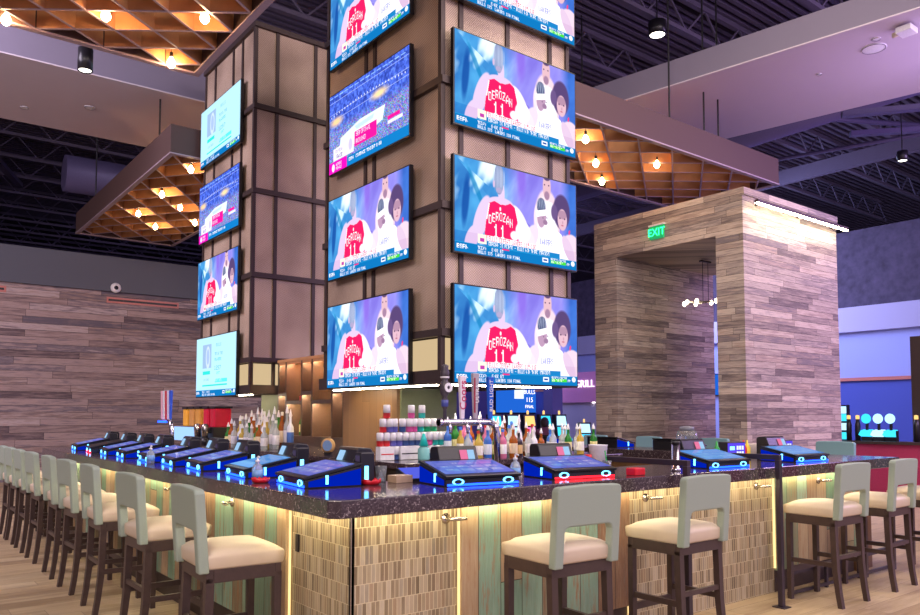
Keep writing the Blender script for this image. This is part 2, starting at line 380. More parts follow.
# ------------------------------------------------------------ bar
OV = .24
cl = .0
bt = thing('bar_counter', 'long dark speckled granite bar top running around the two near sides of the bar', 'bar counter', (0, 0, 0.98))
poly = [(0.05, 0), (6.2, 0), (6.2, 8.0), (5.45, 8.0), (5.45, .78), (.78, .78), (.78, 7.45), (0, 7.45), (0, .05)]
B().prism(poly, 'z', 0, .09).build('granite_top', M['granite'], bt, bevel=.006)
base = thing('bar_cabinet', 'bar front clad in stone mosaic and painted salvage boards, warmly lit from above', 'bar base')
B().prism([(OV+.02, OV+.02), (6.0, OV+.02), (6.0, 7.8), (5.6, 7.8), (5.6, .62), (.62, .62), (.62, 7.3), (OV+.02, 7.3)], 'z', 0, .975).build('bar_core', M['woodpanel'], base)
def faceR(name, x0, x1, d, z0, z1, mat):   # panel on the right front (faces -Y)
    return B().box(x0, x1, OV-d, OV+.02, z0, z1).build(name, M[mat], base)
def faceL(name, y0, y1, d, z0, z1, mat):
    return B().box(OV-d, OV+.02, y0, y1, z0, z1).build(name, M[mat], base)
faceR('tile_panel', OV, .93, 0, 0, .97, 'tile'); faceR('tile_panel', 2.42, 4.3, 0, 0, .97, 'tile')
faceL('tile_panel', OV, .92, 0, 0, .97, 'tile'); 
B().box(OV-.002, OV+.003, OV-.002, OV+.003, 0, .97).build('corner_trim', M['steel'], base)
faceR('board_panel', .94, 2.41, .035, .18, .97, 'boards'); faceR('board_panel', 4.3, 5.72, .035, .18, .97, 'boards')
faceL('board_panel', .94, 7.3, .035, .18, .97, 'boards')
B().box(5.72, 6.05, OV-.02, OV+.02, 0, .97).build('end_panel', M['woodpanel'], base)
B().box(.95, 2.4, OV-.004, OV+.02, 0, .18).build('plinth', M['frame'], base)
B().box(4.3, 5.7, OV-.004, OV+.02, 0, .18).build('plinth', M['frame'], base)
B().box(OV-.004, OV+.02, .95, 7.3, 0, .18).build('plinth', M['frame'], base)
B().box(.15, 5.9, .135, .155, .966, .979).build('light_strip', M['led_warm'], base)
B().box(.135, .155, .17, 7.3, .966, .979).build('light_strip', M['led_warm'], base)
B().box(OV-.016, OV-.006, .926, .938, .03, .96).build('light_strip', M['led_soft'], base)
B().box(.932, .942, OV-.02, OV-.005, .03, .96).build('light_strip', M['led_soft'], base)
B().box(2.412, 2.424, OV-.02, OV-.005, .03, .96).build('light_strip', M['led_soft'], base)
B().box(4.286, 4.298, OV-.02, OV-.005, .2, .96).build('light_strip', M['led_soft'], base)
def hook(x, y, rz):
    h = B().lathe([(.0, 0), (.024, 0), (.024, .008), (.0, .008)], n=20, axis='y')
    h.v = [(a, -b, c) for a, b, c in h.v]
    h.tube([(0, 0, 0), (0, -.045, 0), (.02, -.06, 0), (.075, -.06, 0)], .009, 10)
    o = h.build('purse_hook', M['steel'], base, smooth=True); o.location = (x, y, .895); o.rotation_euler = (0, 0, rz); o.scale = (1.25, 1.25, 1.25)
    o['label'] = 'brushed steel hook'
for x in (.85, 2.62, 4.05, 5.0): hook(x, OV-.0 if x < 4.3 and x != 2 else OV-.035, 0)
for y in (1.76, 3.0, 4.2): hook(OV-.035 if y > .9 else OV, y, -pi/2)
o = B().box(OV-.008, OV, .83, .87, .69, .79).build('power_outlet', M['black'], base); 
# foot rail under right part
fr = thing('foot_rail', 'dark metal foot rail on short legs along the right bar front', 'foot rail', (4.2, 0, 0))
B().bar((0, .06, .2), (1.9, .06, .2), .035).build('rail', M['blackmetal'], fr)
B().bar((0, .06, .03), (1.9, .06, .03), .025).build('lower_rail', M['blackmetal'], fr)
for x in (.02, .62, 1.22, 1.86): B().box(x-.014, x+.014, .048, .072, 0, .19).build('leg', M['blackmetal'], fr)
# service rails
def srail(x, lab):
    t = thing('service_rail', lab, 'rail', (x, -.07, 0))
    B().box(-.02, .02, -.02, .79, 1.13, 1.17).build('top_rail', M['blackmetal'], t, bevel=.003)
    B().box(-.02, .02, -.02, .02, 0.008, 1.13).build('post', M['blackmetal'], t, bevel=.003)
    B().box(-.05, .05, -.05, .05, 0, .008).build('foot_plate', M['blackmetal'], t)
    B().box(-.02, .02, .75, .79, 1.071, 1.13).build('short_leg', M['blackmetal'], t)
srail(2.68, 'black service rail behind the second stool on the right side')
srail(3.86, 'black service rail with its floor post left of the third right stool')

# ------------------------------------------------------------ bar stools (faces +y, origin on floor)
def make_stool(label, fab, seatm):
    t = thing('bar_stool', label, 'bar stool')
    w = .235
    c = B()
    # cushion: crowned rounded block
    n = 9; vs = []; fs = []
    def hx(u): return w*u
    for j in range(n):
        for i in range(n):
            u = -1+2*i/(n-1); v = -1+2*j/(n-1)
            e = max(abs(u), abs(v))
            z = .795 - .022*(u*u+v*v)/2 - (.018 if e == 1 else 0)
            k = .985 if e == 1 else 1
            vs.append((hx(u)*k, -.005+.218*v*k, z))
    b0 = len(vs)
    per = [(i, 0) for i in range(n)] + [(n-1, j) for j in range(1, n)] + [(i, n-1) for i in range(n-2, -1, -1)] + [(0, j) for j in range(n-2, 0, -1)]
    for z, kk in ((.745, 1.0), (.695, .985), (.685, .96)):
        for i, j in per:
            u = -1+2*i/(n-1); v = -1+2*j/(n-1); vs.append((hx(u)*kk, -.005+.218*v*kk, z))
    for j in range(n-1):
        for i in range(n-1): a = j*n+i; fs.append((a, a+1, a+n+1, a+n))
    P = len(per); ring0 = [j*n+i for i, j in per]
    rings = [ring0] + [[b0+r*P+k for k in range(P)] for r in range(3)]
    for r in range(3):
        for k in range(P): fs.append((rings[r][k], rings[r+1][k], rings[r+1][(k+1) % P], rings[r][(k+1) % P]))
    fs.append(tuple(rings[3]))
    c.add(vs, fs); c.build('seat', seatm, t, smooth=True)
    # back: U-shaped upholstered slab, slightly raked
    def yo(z): return -.245 - (z-.68)*.075
    T = .055
    b_ = B()
    N_ = 8
    def slab(x0, x1, z0, z1):
        b_.hexa([(x0, yo(z0), z0), (x1, yo(z0), z0), (x1, yo(z0)+T, z0), (x0, yo(z0)+T, z0)],
                [(x0, yo(z1), z1), (x1, yo(z1), z1), (x1, yo(z1)+T, z1), (x0, yo(z1)+T, z1)])
    # single outline in XZ, mapped to raked slab
    W2 = .238; pw = .062; zt = 1.10; zm = .885; zb = .668; r = .03
    out = [(-W2, zb), (-W2+pw, zb), (-W2+pw, zm-r), (-W2+pw+r*.3, zm-r*.3), (-W2+pw+r, zm), (W2-pw-r, zm), (W2-pw-r*.3, zm-r*.3), (W2-pw, zm-r), (W2-pw, zb), (W2, zb), (W2, zt-.025), (W2-.008, zt-.006), (W2-.03, zt), (0, zt+.006), (-W2+.03, zt), (-W2+.008, zt-.006), (-W2, zt-.025)]
    m = len(out)
    vs = [(x, yo(z), z) for x, z in out] + [(x, yo(z)+T, z) for x, z in out]
    b_.add(vs, [tuple(range(m)), tuple(range(m, 2*m))[::-1]] + [(i, i+m, (i+1) % m+m, (i+1) % m) for i in range(m)])
    b_.build('backrest', fab, t, bevel=.009, seg=3)
    f = B(); f.box(-.225, .225, -.205, -.165, .615, .685); f.box(-.225, .225, .165, .2, .615, .685); f.box(-.225, -.19, -.165, .165, .615, .685); f.box(.19, .225, -.165, .165, .615, .685)
    f.build('seat_frame', M['blackwood'], t, bevel=.003)
    for sx in (-1, 1):
        x0, x1 = sorted((sx*.225, sx*.182))
        B().hexa([(x0, .165, 0), (x1, .165, 0), (x1, .2, 0), (x0, .2, 0)], [(x0, .16, .64), (x1, .16, .64), (x1, .203, .64), (x0, .203, .64)]).build('leg', M['blackwood'], t, bevel=.003)
        l = B()
        st = [(0, -.245, .036), (.12, -.228, .038), (.3, -.212, .042), (.64, -.203, .044)]
        for k in range(3):
            z0, ya, ta = st[k]; z1, yb, tb = st[k+1]
            l.hexa([(x0, ya, z0), (x1, ya, z0), (x1, ya+ta, z0), (x0, ya+ta, z0)], [(x0, yb, z1), (x1, yb, z1), (x1, yb+tb, z1), (x0, yb+tb, z1)])
        l.build('leg', M['blackwood'], t)
        xs = sx*.203
        B().box(xs-.012, xs+.012, -.2, .17, .30, .335).build('side_stretcher', M['blackwood'], t)
    B().box(-.19, .19, .168, .195, .215, .26).build('foot_stretcher', M['blackwood'], t)
    B().box(-.19, .19, -.203, -.18, .36, .39).build('back_stretcher', M['blackwood'], t)
    return t
# right front row
st0 = make_stool('sage-backed bar stool nearest the corner on the right side of the bar', M['green_fabric'], M['beige'])
st0.location = (1.35, -.15, 0); st0.rotation_euler = (0, 0, radians(-3)); st0['group'] = 'bar stools along the right bar front'
for x, rz, l in ((2.425, 0, 'sage-backed bar stool second from the corner on the right side'),
                 (4.39, -1, 'sage-backed bar stool just right of the black floor post of the service rail'),
                 (5.3, 1, 'sage-backed bar stool fourth from the corner on the right side'),
                 (6.28, -2, 'sage-backed bar stool cut off by the right edge of the photo')):
    dup(st0, (x, -.15, 0), radians(rz), l)
ords = ['nearest the corner on the left side, seat fully visible', 'second from the corner on the left side of the bar', 'third from the corner on the left side of the bar',
        'fourth from the corner on the left side of the bar', 'fifth from the corner on the left side of the bar', 'sixth from the corner on the left side of the bar',
        'seventh from the corner on the left side of the bar', 'eighth from the corner on the left side of the bar', 'farthest away in the left row']
for (y, rz), l in zip(((.87, -3), (2.0, 1), (3.1, -1), (3.96, 2), (4.73, -1), (5.65, 1), (6.4, 0), (7.08, 1), (7.63, 0)), ords):
    dup(st0, (-.15, y, 0), radians(-90+rz), 'sage-backed bar stool ' + l, 'bar stools along the left bar front')
sf = make_stool('teal-backed bar stool across the bar, left of the straw bucket', M['teal_fabric'], M['beige'])
sf['group'] = 'bar stools on the far side of the bar'
sf.location = (7.05, 4.9, 0); sf.rotation_euler = (0, 0, radians(92)); sf.scale = (.95, 1, 1.06)
for y, l in ((3.88, 'teal-backed bar stool across the bar, right of the straw bucket'),
             (2.8, 'teal-backed bar stool on the far side, behind the clear water jug'), (1.15, 'teal-backed bar stool at the far right bar corner, left of the gaming pods')):
    dup(sf, (7.05, y, 0), radians(90+random.uniform(-4, 4)), l)

# ------------------------------------------------------------ screen pictures (flat screens showing images)
FONT = dict(zip("ABCDEFGHIJKLMNOPQRSTUVWXYZ0123456789-&.$:", [
 '7C1211127C','7F49494936','3E41414122','7F4141413E','7F49494941','7F09090901','3E41415173','7F0808087F','00417F4100','2040413F01','7F08142241','7F40404040','7F021C027F','7F0408107F','3E4141413E','7F09090906','3E4151215E','7F09192946','2649494932','03017F0103','3F4040403F','1F2040201F','3F4038403F','6314081463','0304780403','61594D4343',
 '3E5149453E','00427F4000','7249494946','2141494D33','1814127F10','2745454539','3C4A494931','4121110907','3649494936','464949291E','0808080808','3649562050','0060600000','242A7F2A12','0000140000']))
def dtext(im, x, y, h, s, c, sx=1.0, a=1.0, curve=0):
    k = h/7.0; c = np.array(c, float)
    for ch in s:
        g = FONT.get(ch)
        if g:
            cols = [int(g[i:i+2], 16) for i in range(0, 10, 2)]
            for px in range(int(5*k*sx+.5)):
                for py in range(int(7*k+.5)):
                    ci = min(4, int(px/(k*sx))); ri = min(6, int(py/k))
                    if cols[ci] >> ri & 1:
                        X = int(x+px); Y = int(y+py+curve*((x+px-im.shape[1]*curvec)/20)**2) if curve else int(y+py)
                        if 0 <= X < im.shape[1] and 0 <= Y < im.shape[0]: im[Y, X] = im[Y, X]*(1-a)+c*a
        x += 6*k*sx
curvec = .355
PW, PH = 360, 203
yy, xx = np.mgrid[0:PH, 0:PW]; U_ = xx/PW; V_ = yy/PH
rng = np.random.default_rng(4)
def fbm(sx, sy, seed, rot=0):
    r = np.random.default_rng(seed); out = np.zeros((PH, PW)); amp = 1; tot = 0
    a = U_*cos(rot)-V_*sin(rot)*.56; b = U_*sin(rot)+V_*cos(rot)*.56
    for o in range(4):
        g = r.random((64, 64)); fx = (a*sx*2**o) % 63; fy = (b*sy*2**o) % 63
        x0 = fx.astype(int); y0 = fy.astype(int); dx = fx-x0; dy = fy-y0
        dx = dx*dx*(3-2*dx); dy = dy*dy*(3-2*dy); x1 = (x0+1) % 64; y1 = (y0+1) % 64
        out += amp*((g[y0, x0]*(1-dx)+g[y0, x1]*dx)*(1-dy)+(g[y1, x0]*(1-dx)+g[y1, x1]*dx)*dy); tot += amp; amp *= .5
    return out/tot
def soft(d, e): return np.clip(.5-d/e, 0, 1)[..., None]
def ell(cx, cy, rx, ry, rot=0, e=.08):
    a = (U_-cx)*1.777; b = V_-cy; ca, sa = cos(rot), sin(rot)
    x = a*ca+b*sa; y = -a*sa+b*ca
    return soft(np.sqrt((x/rx)**2+(y/ry)**2)-1, e)
def poly_mask(pts):
    m = np.zeros((PH, PW), bool); n = len(pts); j = n-1
    for i in range(n):
        xi, yi = pts[i]; xj, yj = pts[j]
        c = ((yi > V_) != (yj > V_)) & (U_ < (xj-xi)*(V_-yi)/(yj-yi+1e-9)+xi); m ^= c; j = i
    return m.astype(float)[..., None]
def C3(r, g, b): return np.array([r, g, b], float)/255
def over(im, mask, c, a=1): im[:] = im*(1-mask*a) + (c if isinstance(c, np.ndarray) and c.ndim == 3 else np.array(c)[None, None])*mask*a
def ticker(im, odds=False):
    H = PH
    im[int(.892*H):, :] = C3(14, 112, 178)
    im[int(.892*H):int(.9*H), :] = C3(40, 150, 205)
    dtext(im, 6, .92*H, 9, 'ESPN', (1, 1, 1))
    dtext(im, 62, .908*H, 7, 'TODAY   8:00 ET', (1, 1, 1), .8); dtext(im, 62, .952*H, 7, 'BULLS 115  LAKERS 110 FINAL', (.95, .97, 1), .75)
    im[int(.915*H):int(.965*H), 250:268] = C3(235, 240, 250); im[int(.93*H):int(.95*H), 253:265] = C3(20, 70, 150)
    dtext(im, 276, .905*H, 6, 'SPORTS CENTER', (1, 1, 1), .75); im[int(.93*H):int(.965*H), 276:325] = C3(70, 205, 60)
    dtext(im, 278, .935*H, 5, 'NBA TONIGHT', (1, 1, 1), .8); dtext(im, 328, .935*H, 5, '8PM', (1, 1, 1), .8)
    over(im, ell(.965, .925, .03, .03), C3(235, 240, 250))
def pic_game():
    n = fbm(5, 7, 1, .9)[..., None]; n2 = fbm(9, 3, 2, -.5)[..., None]
    left = C3(20, 70, 150)*(1-n)+C3(70, 165, 225)*n
    right = C3(92, 76, 190)*(1-n2)+C3(150, 150, 240)*n2
    w = np.clip((U_-.33)*6, 0, 1)[..., None]; im = left*(1-w)+right*w
    far = np.clip((U_-.86)*12, 0, 1)[..., None]; im = im*(1-far)+(C3(28, 58, 150)*(1-n)+C3(60, 120, 220)*n)*far
    st = np.clip((n2-.52)*5, 0, 1)*(1-w); im = im*(1-st)+C3(190, 225, 245)*st
    over(im, ell(.25, .06, .10, .12, .5, .9), C3(228, 235, 248), .8)
    over(im, ell(.08, .45, .045, .26, .1, .5), C3(10, 50, 130), .8); over(im, ell(.16, .3, .03, .22, -.5, .6), C3(12, 100, 160), .7)
    over(im, ell(.52, .08, .06, .2, 0, .8), C3(110, 70, 200), .6)
    skinp = C3(206, 178, 214); skin2 = C3(224, 190, 204); wh = C3(243, 243, 252); br = C3(164, 126, 158)
    global V_
    V0 = V_; V_ = V_+.095
    # bearded tall player behind
    over(im, ell(.735, .62, .20, .40, 0, .1), skin2); over(im, ell(.70, .50, .13, .20, .3, .1), C3(232, 205, 214))
    over(im, ell(.735, .19, .062, .15, 0, .1), C3(205, 160, 172)); over(im, ell(.735, .29, .04, .05, 0, .3), C3(140, 104, 134)); over(im, ell(.735, .07, .06, .05, 0, .2), C3(70, 52, 92))
    for ex in (.715, .752): over(im, ell(ex, .17, .010, .009, 0, .4), C3(70, 45, 80))
    over(im, poly_mask([(.66, .46), (.69, .36), (.78, .36), (.82, .46), (.83, .8), (.65, .8)]), wh, .9)
    # afro player
    over(im, ell(.865, .44, .135, .20, 0, .14), C3(66, 48, 92)); over(im, ell(.80, .46, .05, .09, 0, .3), C3(84, 62, 110))
    over(im, ell(.872, .53, .075, .125, 0, .1), C3(206, 160, 178)); over(im, ell(.872, .47, .072, .05, 0, .2), C3(120, 84, 116), .6)
    for ex in (.85, .893): over(im, ell(ex, .515, .012, .009, 0, .4), C3(60, 40, 70))
    over(im, ell(.872, .595, .022, .008, 0, .4), C3(170, 90, 110)); over(im, ell(.875, .56, .01, .02, 0, .5), C3(180, 130, 150))
    over(im, ell(.95, .88, .17, .20, 0, .1), C3(220, 190, 210)); over(im, ell(.935, .66, .012, .03, .2, .3), C3(235, 40, 90))
    # headband player leaning in
    over(im, ell(.69, .52, .07, .15, .1, .1), br); over(im, ell(.685, .42, .066, .09, .1, .12), C3(62, 70, 104))
    for k in range(5):
        over(im, ell(.655+k*.015, .40, .005, .07, .25-.1*k, .4), C3(170, 180, 210), .7)
    over(im, poly_mask([(.638, .49), (.75, .44), (.765, .50), (.65, .555)]), C3(250, 250, 255))
    over(im, ell(.72, .60, .035, .03, .1, .4), C3(130, 96, 130)); over(im, ell(.70, .555, .009, .007, 0, .4), C3(80, 60, 90)); over(im, ell(.735, .545, .009, .007, 0, .4), C3(80, 60, 90))
    over(im, poly_mask([(.60, .74), (.66, .66), (.70, .70), (.76, .63), (.86, .70), (.93, .88), (.93, 1), (.60, 1)]), wh)
    over(im, ell(.925, .86, .07, .17, -.5, .1), C3(206, 176, 206)); over(im, ell(.60, .80, .09, .16, .5, .12), C3(214, 196, 226))
    dtext(im, .675*PW, .70*PH, 13, 'LAKERS', C3(120, 120, 196), .6)
    # near player from behind
    over(im, ell(.20, .70, .09, .27, .35, .1), skinp); over(im, ell(.505, .68, .10, .22, -.55, .1), C3(226, 216, 238))
    over(im, ell(.13, .92, .08, .16, .5, .1), skinp); over(im, ell(.56, .85, .12, .13, -.3, .1), C3(216, 206, 234))
    over(im, ell(.355, .40, .045, .14, 0, .1), skinp); over(im, ell(.35, .50, .18, .07, 0, .1), skinp)
    jer = C3(236, 18, 76)
    over(im, poly_mask([(.255, .52), (.30, .485), (.345, .51), (.39, .505), (.425, .475), (.462, .51), (.485, .66), (.49, .9), (.22, .9), (.235, .70)]), jer)
    for a_, b_ in (((.255, .52), (.235, .70)), ((.462, .51), (.485, .66))):
        over(im, poly_mask([a_, b_, (b_[0]+.008, b_[1]), (a_[0]+.008, a_[1])]), C3(245, 235, 245))
    over(im, ell(.335, .235, .066, .17, 0, .08), C3(104, 116, 158))
    for k in range(9):
        x = .292+k*.0108; over(im, ell(x, .23, .0045, .15*(1-((k-4)/5.2)**2)**.5, 0, .5), C3(176, 190, 220), .9)
    over(im, ell(.335, .36, .04, .03, 0, .3), C3(150, 140, 180)); over(im, ell(.295, .30, .014, .04, 0, .3), C3(190, 160, 196))
    over(im, ell(.345, .56, .012, .022, 0, .3), C3(250, 230, 240))
    s = 'DEROZAN'
    for i, ch in enumerate(s):
        t = (i-3)/3.0; dtext(im, .352*PW+t*.083*PW-4, (.505+.05*t*t)*PH, 19, ch, C3(255, 240, 246), .62)
    dtext(im, .29*PW, .645*PH, 30, '11', C3(255, 245, 250), .75)
    over(im, ell(.53, .76, .11, .11, .3, .15), C3(240, 234, 248)); over(im, ell(.46, .82, .06, .05, 0, .3), C3(246, 240, 250))
    V_ = V0
    im[int(.838*PH):int(.893*PH), 88:305] = C3(26, 122, 186); im[int(.78*PH):int(.838*PH), 88:232] = C3(250, 238, 246)
    dtext(im, 92, .787*PH, 10, 'BULLS DEFEAT LAKERS 115-110', C3(220, 20, 70), .6)
    dtext(im, 92, .846*PH, 8, 'DEROZAN 38 POINTS - BULLS WIN THIRD STRAIGHT', (1, 1, 1), .6)
    im[int(.78*PH):int(.88*PH), 62:86] = C3(245, 232, 210); im[int(.82*PH):int(.86*PH), 68:80] = C3(180, 60, 160)
    im[:int(.78*PH)] = im[:int(.78*PH)]**.82
    ticker(im); im[int(.892*PH):int(.907*PH), 130:150] = C3(230, 30, 110)
    return im
def pic_arena():
    n = fbm(60, 60, 5)[..., None]; im = C3(40, 60, 175)*(1-n)+C3(96, 130, 235)*n
    im = im*np.clip(.7+.6*n, 0, 1.2)
    crowd = np.clip((V_-.38)*8, 0, 1)[..., None]; c = (rng.random((PH//2+1, PW//2+1, 3))*.75+np.array([.12, .15, .35])).repeat(2, 0).repeat(2, 1)[:PH, :PW]
    im = im*(1-crowd*.75)+c*crowd*.75
    for y in (.10, .25, .33): im[int(y*PH):int(y*PH)+1, :] = C3(180, 195, 250)
    for k in range(26):
        over(im, ell(.03+k*.037, .28-.05*sin(k/8), .008, .012, 0, .5), C3(235, 235, 255))
    for k in range(14): im[int((.03+.002*k)*PH):int((.036+.002*k)*PH)+1, int(k*.07*PW):int((k*.07+.05)*PW)] = C3(150, 190, 255)
    over(im, ell(.10, .36, .14, .05, 0, 1.2), C3(255, 205, 150)); over(im, ell(.66, .33, .16, .05, 0, 1.2), C3(255, 215, 160))
    over(im, poly_mask([(.16, .60), (.42, .50), (.73, .50), (.70, .66), (.30, .78), (.14, .78)]), C3(220, 238, 246))
    over(im, poly_mask([(.35, .55), (.60, .53), (.58, .58), (.38, .60)]), C3(190, 215, 240))
    over(im, poly_mask([(.06, .70), (.34, .66), (.34, .85), (.06, .85)]), C3(232, 228, 246)); over(im, ell(.295, .74, .045, .07, 0, .3), C3(200, 190, 225))
    dtext(im, .09*PW, .72*PH, 8, 'COUNTDOWN', C3(150, 120, 190), .6); dtext(im, .11*PW, .785*PH, 10, 'RACE', C3(90, 30, 130), .9)
    over(im, poly_mask([(.35, .62), (.63, .62), (.63, .80), (.35, .80)]), C3(236, 24, 150))
    dtext(im, .37*PW, .635*PH, 11, 'SEMIFINAL', (1, .85, .95), .8); dtext(im, .37*PW, .72*PH, 11, 'ROUND', (1, .85, .95), 1.0)
    over(im, poly_mask([(.76, .66), (.90, .66), (.90, .70), (.76, .70)]), C3(236, 24, 150)); over(im, poly_mask([(.76, .71), (.93, .71), (.93, .75), (.76, .75)]), C3(225, 225, 245))
    im[int(.88*PH):] = C3(18, 120, 190); im[int(.86*PH):, :int(.25*PW)] = C3(226, 16, 180)
    over(im, ell(.06, .93, .035, .05, 0, .3), C3(255, 240, 250)); dtext(im, .10*PW, .89*PH, 7, 'WOMENS', (1, 1, 1), .8); dtext(im, .10*PW, .94*PH, 7, 'FINALS', (1, 1, 1), .8)
    dtext(im, .28*PW, .905*PH, 8, 'ESPN  COVERAGE TONIGHT 8:00', (1, 1, 1), .8)
    return im
def pic_odds():
    im = np.ones((PH, PW, 3))*C3(176, 222, 246)
    im = im*(1-(U_*.0)[..., None])
    over(im, poly_mask([(.17, .12), (.40, .12), (.40, .52), (.17, .52)]), C3(150, 178, 214))
    over(im, ell(.31, .34, .10, .19, 0, .1), C3(196, 214, 240)); over(im, ell(.31, .33, .065, .13, 0, .1), C3(160, 184, 222))
    tl = C3(50, 214, 206)
    over(im, poly_mask([(.18, .57), (.37, .57), (.37, .63), (.18, .63)]), tl)
    dtext(im, .52*PW, .13*PH, 11, 'BULLS', C3(110, 190, 226), 1); dtext(im, .49*PW, .28*PH, 10, 'TRIVIA TIME', C3(90, 178, 226), .75); dtext(im, .49*PW, .37*PH, 10, 'PLAYERS', tl*.9, 1)
    dtext(im, .20*PW, .70*PH, 7, 'LIVE GAMES', C3(120, 190, 230), .9); dtext(im, .48*PW, .50*PH, 14, '1297', C3(80, 190, 220), 1.3); dtext(im, .54*PW, .60*PH, 9, '297', tl, 1.3)
    over(im, poly_mask([(.50, .71), (.80, .71), (.80, .77), (.50, .77)]), C3(90, 220, 230)); over(im, poly_mask([(.17, .80), (.80, .80), (.80, .825), (.17, .825)]), tl)
    dtext(im, .5*PW, .715*PH, 9, 'PLAY NOW', C3(190, 245, 250), 1)
    ticker(im); return im
def pic_poker():
    n = fbm(6, 6, 9)[..., None]; im = C3(92, 104, 225)*(1-n*.7)+C3(160, 180, 250)*n*.7
    for r in range(3):
        for k in range(4):
            over(im, poly_mask([(.10+k*.21, .14+r*.24), (.27+k*.21, .14+r*.24), (.27+k*.21, .31+r*.24), (.10+k*.21, .31+r*.24)]), C3(140+20*k, 150+20*r, 246), .55)
            dtext(im, (.12+k*.21)*PW, (.19+r*.24)*PH, 10, ['POKER', 'KENO', 'SLOTS', '21'][(k+r) % 4], C3(225, 235, 255), .7)
    return im
def screen_mesh(name, im, w, h, step=1, gain=1.0):
    im = np.clip(im, 0, 1)[::step, ::step]; hh, ww = im.shape[:2]
    xs = np.linspace(-w/2, w/2, ww); zs = np.linspace(h, 0, hh)
    gx, gz = np.meshgrid(xs, zs); v = np.stack([gx, np.zeros_like(gx), gz], -1).reshape(-1, 3).astype(np.float32)
    idx = np.arange(hh*ww).reshape(hh, ww); q = np.stack([idx[:-1, :-1], idx[1:, :-1], idx[1:, 1:], idx[:-1, 1:]], -1).reshape(-1, 4)
    me = bpy.data.meshes.new(name); me.vertices.add(len(v)); me.vertices.foreach_set('co', v.ravel())
    me.loops.add(q.size); me.loops.foreach_set('vertex_index', q.ravel().astype(np.int32))
    me.polygons.add(len(q)); me.polygons.foreach_set('loop_start', np.arange(0, q.size, 4, dtype=np.int32))
    me.update(calc_edges=True)
    a = me.attributes.new('picture', 'FLOAT_COLOR', 'POINT')
    l = np.where(im <= .04045, im/12.92, ((im+.055)/1.055)**2.4)*gain
    a.data.foreach_set('color', np.concatenate([l, np.ones((hh, ww, 1))], -1).astype(np.float32).ravel())
    return me
def screen_mat(name, s, gloss=.0):
    m = bpy.data.materials.new(name); m.use_nodes = True; nt = m.node_tree; nt.nodes.clear()
    at = nt.nodes.new('ShaderNodeAttribute'); at.attribute_name = 'picture'
    e = nt.nodes.new('ShaderNodeEmission'); e.inputs[1].default_value = s; nt.links.new(at.outputs['Color'], e.inputs[0])
    o = nt.nodes.new('ShaderNodeOutputMaterial')
    if gloss:
        g = nt.nodes.new('ShaderNodeBsdfGlossy'); g.inputs['Roughness'].default_value = .06
        mx = nt.nodes.new('ShaderNodeMixShader'); mx.inputs[0].default_value = gloss
        nt.links.new(e.outputs[0], mx.inputs[1]); nt.links.new(g.outputs[0], mx.inputs[2]); nt.links.new(mx.outputs[0], o.inputs[0])
    else: nt.links.new(e.outputs[0], o.inputs[0])
    m.cycles.emission_sampling = 'NONE'; return m
MS = screen_mat('television_picture', 1.12)
MG = screen_mat('gaming_picture', .75, .22)
TW, TH = 1.66, .94
PIC = {}
for k, f in (('game', pic_game), ('arena', pic_arena), ('odds', pic_odds)):
    PIC[k] = screen_mesh('screen', f(), TW-.03, TH-.03); PIC[k].materials.append(MS)
GP = screen_mesh('screen', pic_poker(), .475, .285, 4); GP.materials.append(MG)
GC = screen_mesh('screen', np.clip(pic_poker()*.45+C3(70, 150, 200)*.75, 0, 1), .475, .285, 4); GC.materials.append(MG)

# ------------------------------------------------------------ towers
XA, YA = 2.44, 2.40
def tower(loc, wx, wy, label, zb=1.77, zt=7.06, front=False):
    t = thing('screen_tower', label, 'tower', loc)
    zs = [2.25, 3.45, 4.65, 5.87, zt]
    def cols(n, w): return [w*i/n for i in range(n+1)]
    cx = [0, .33, .94, 1.16, wx] if not front else [0, .22, .82, 1.42, wx]; cy = [0, .52, .88, 1.63, wy] if not front else [0, 1.25, 1.43, wy] 
    # mesh panels as bays between the frames (slightly recessed)
    for k in range(4):
        z0, z1 = zs[k]+.03, zs[k+1]-.03
        for i in range(len(cx)-1): B().box(cx[i]+.02, cx[i+1]-.02, .02, .035, z0, z1).build('mesh_panel', M['mesh'], t)
        for i in range(len(cy)-1): B().box(.02, .035, cy[i]+.02, cy[i+1]-.02, z0, z1).build('mesh_panel', M['mesh'], t)
    B().box(.09, wx-.02, .09, wy-.02, 2.2, zt-.02).build('inner_core', M['frame'], t)
    for x in cx: B().box(x-.025, x+.025, 0, .05, 1.9, zt).build('upright', M['frame'], t)
    for y in cy[1:]: B().box(0, .05, y-.025, y+.025, 1.9, zt).build('upright', M['frame'], t)
    for z in zs:
        B().box(-.03, wx+.03, -.03, .03, z-.035, z+.035).build('cross_bar', M['frame'], t)
        B().box(-.03, .03, .03, wy+.03, z-.035, z+.035).build('cross_bar', M['frame'], t)
    B().box(.03, wx, .03, .06, 1.9, 2.2).build('lit_panel', M['lit_mesh'], t); B().box(.03, .06, .06, wy, 1.9, 2.2).build('lit_panel', M['lit_mesh'], t)
    s = B().box(-.03, wx+.08, -.03, wy+.08, zb, 1.9).build('canopy_slab', M['frame'], t)
    return t
tw = tower((XA, YA, 0), 1.68, 2.3, 'near screen tower, tall and clad in bronze mesh with stacked televisions on two faces', front=True)
def w2(b, t): b.v = [(x-t.location[0], y-t.location[1], z) for x, y, z in b.v]; return b
w2(B().box(2.84, 3.6, 3.69, 4.92, 1.07, 1.77), tw).build('green_core', M['green_wall'], tw)
w2(B().box(2.80, 2.84, 3.72, 4.9, 1.07, 1.77), tw).build('wood_panel', M['woodpanel'], tw)
w2(B().box(2.5, 3.9, 2.46, 2.5, 1.758, 1.769), tw).build('light_strip', M['led_under'], tw)
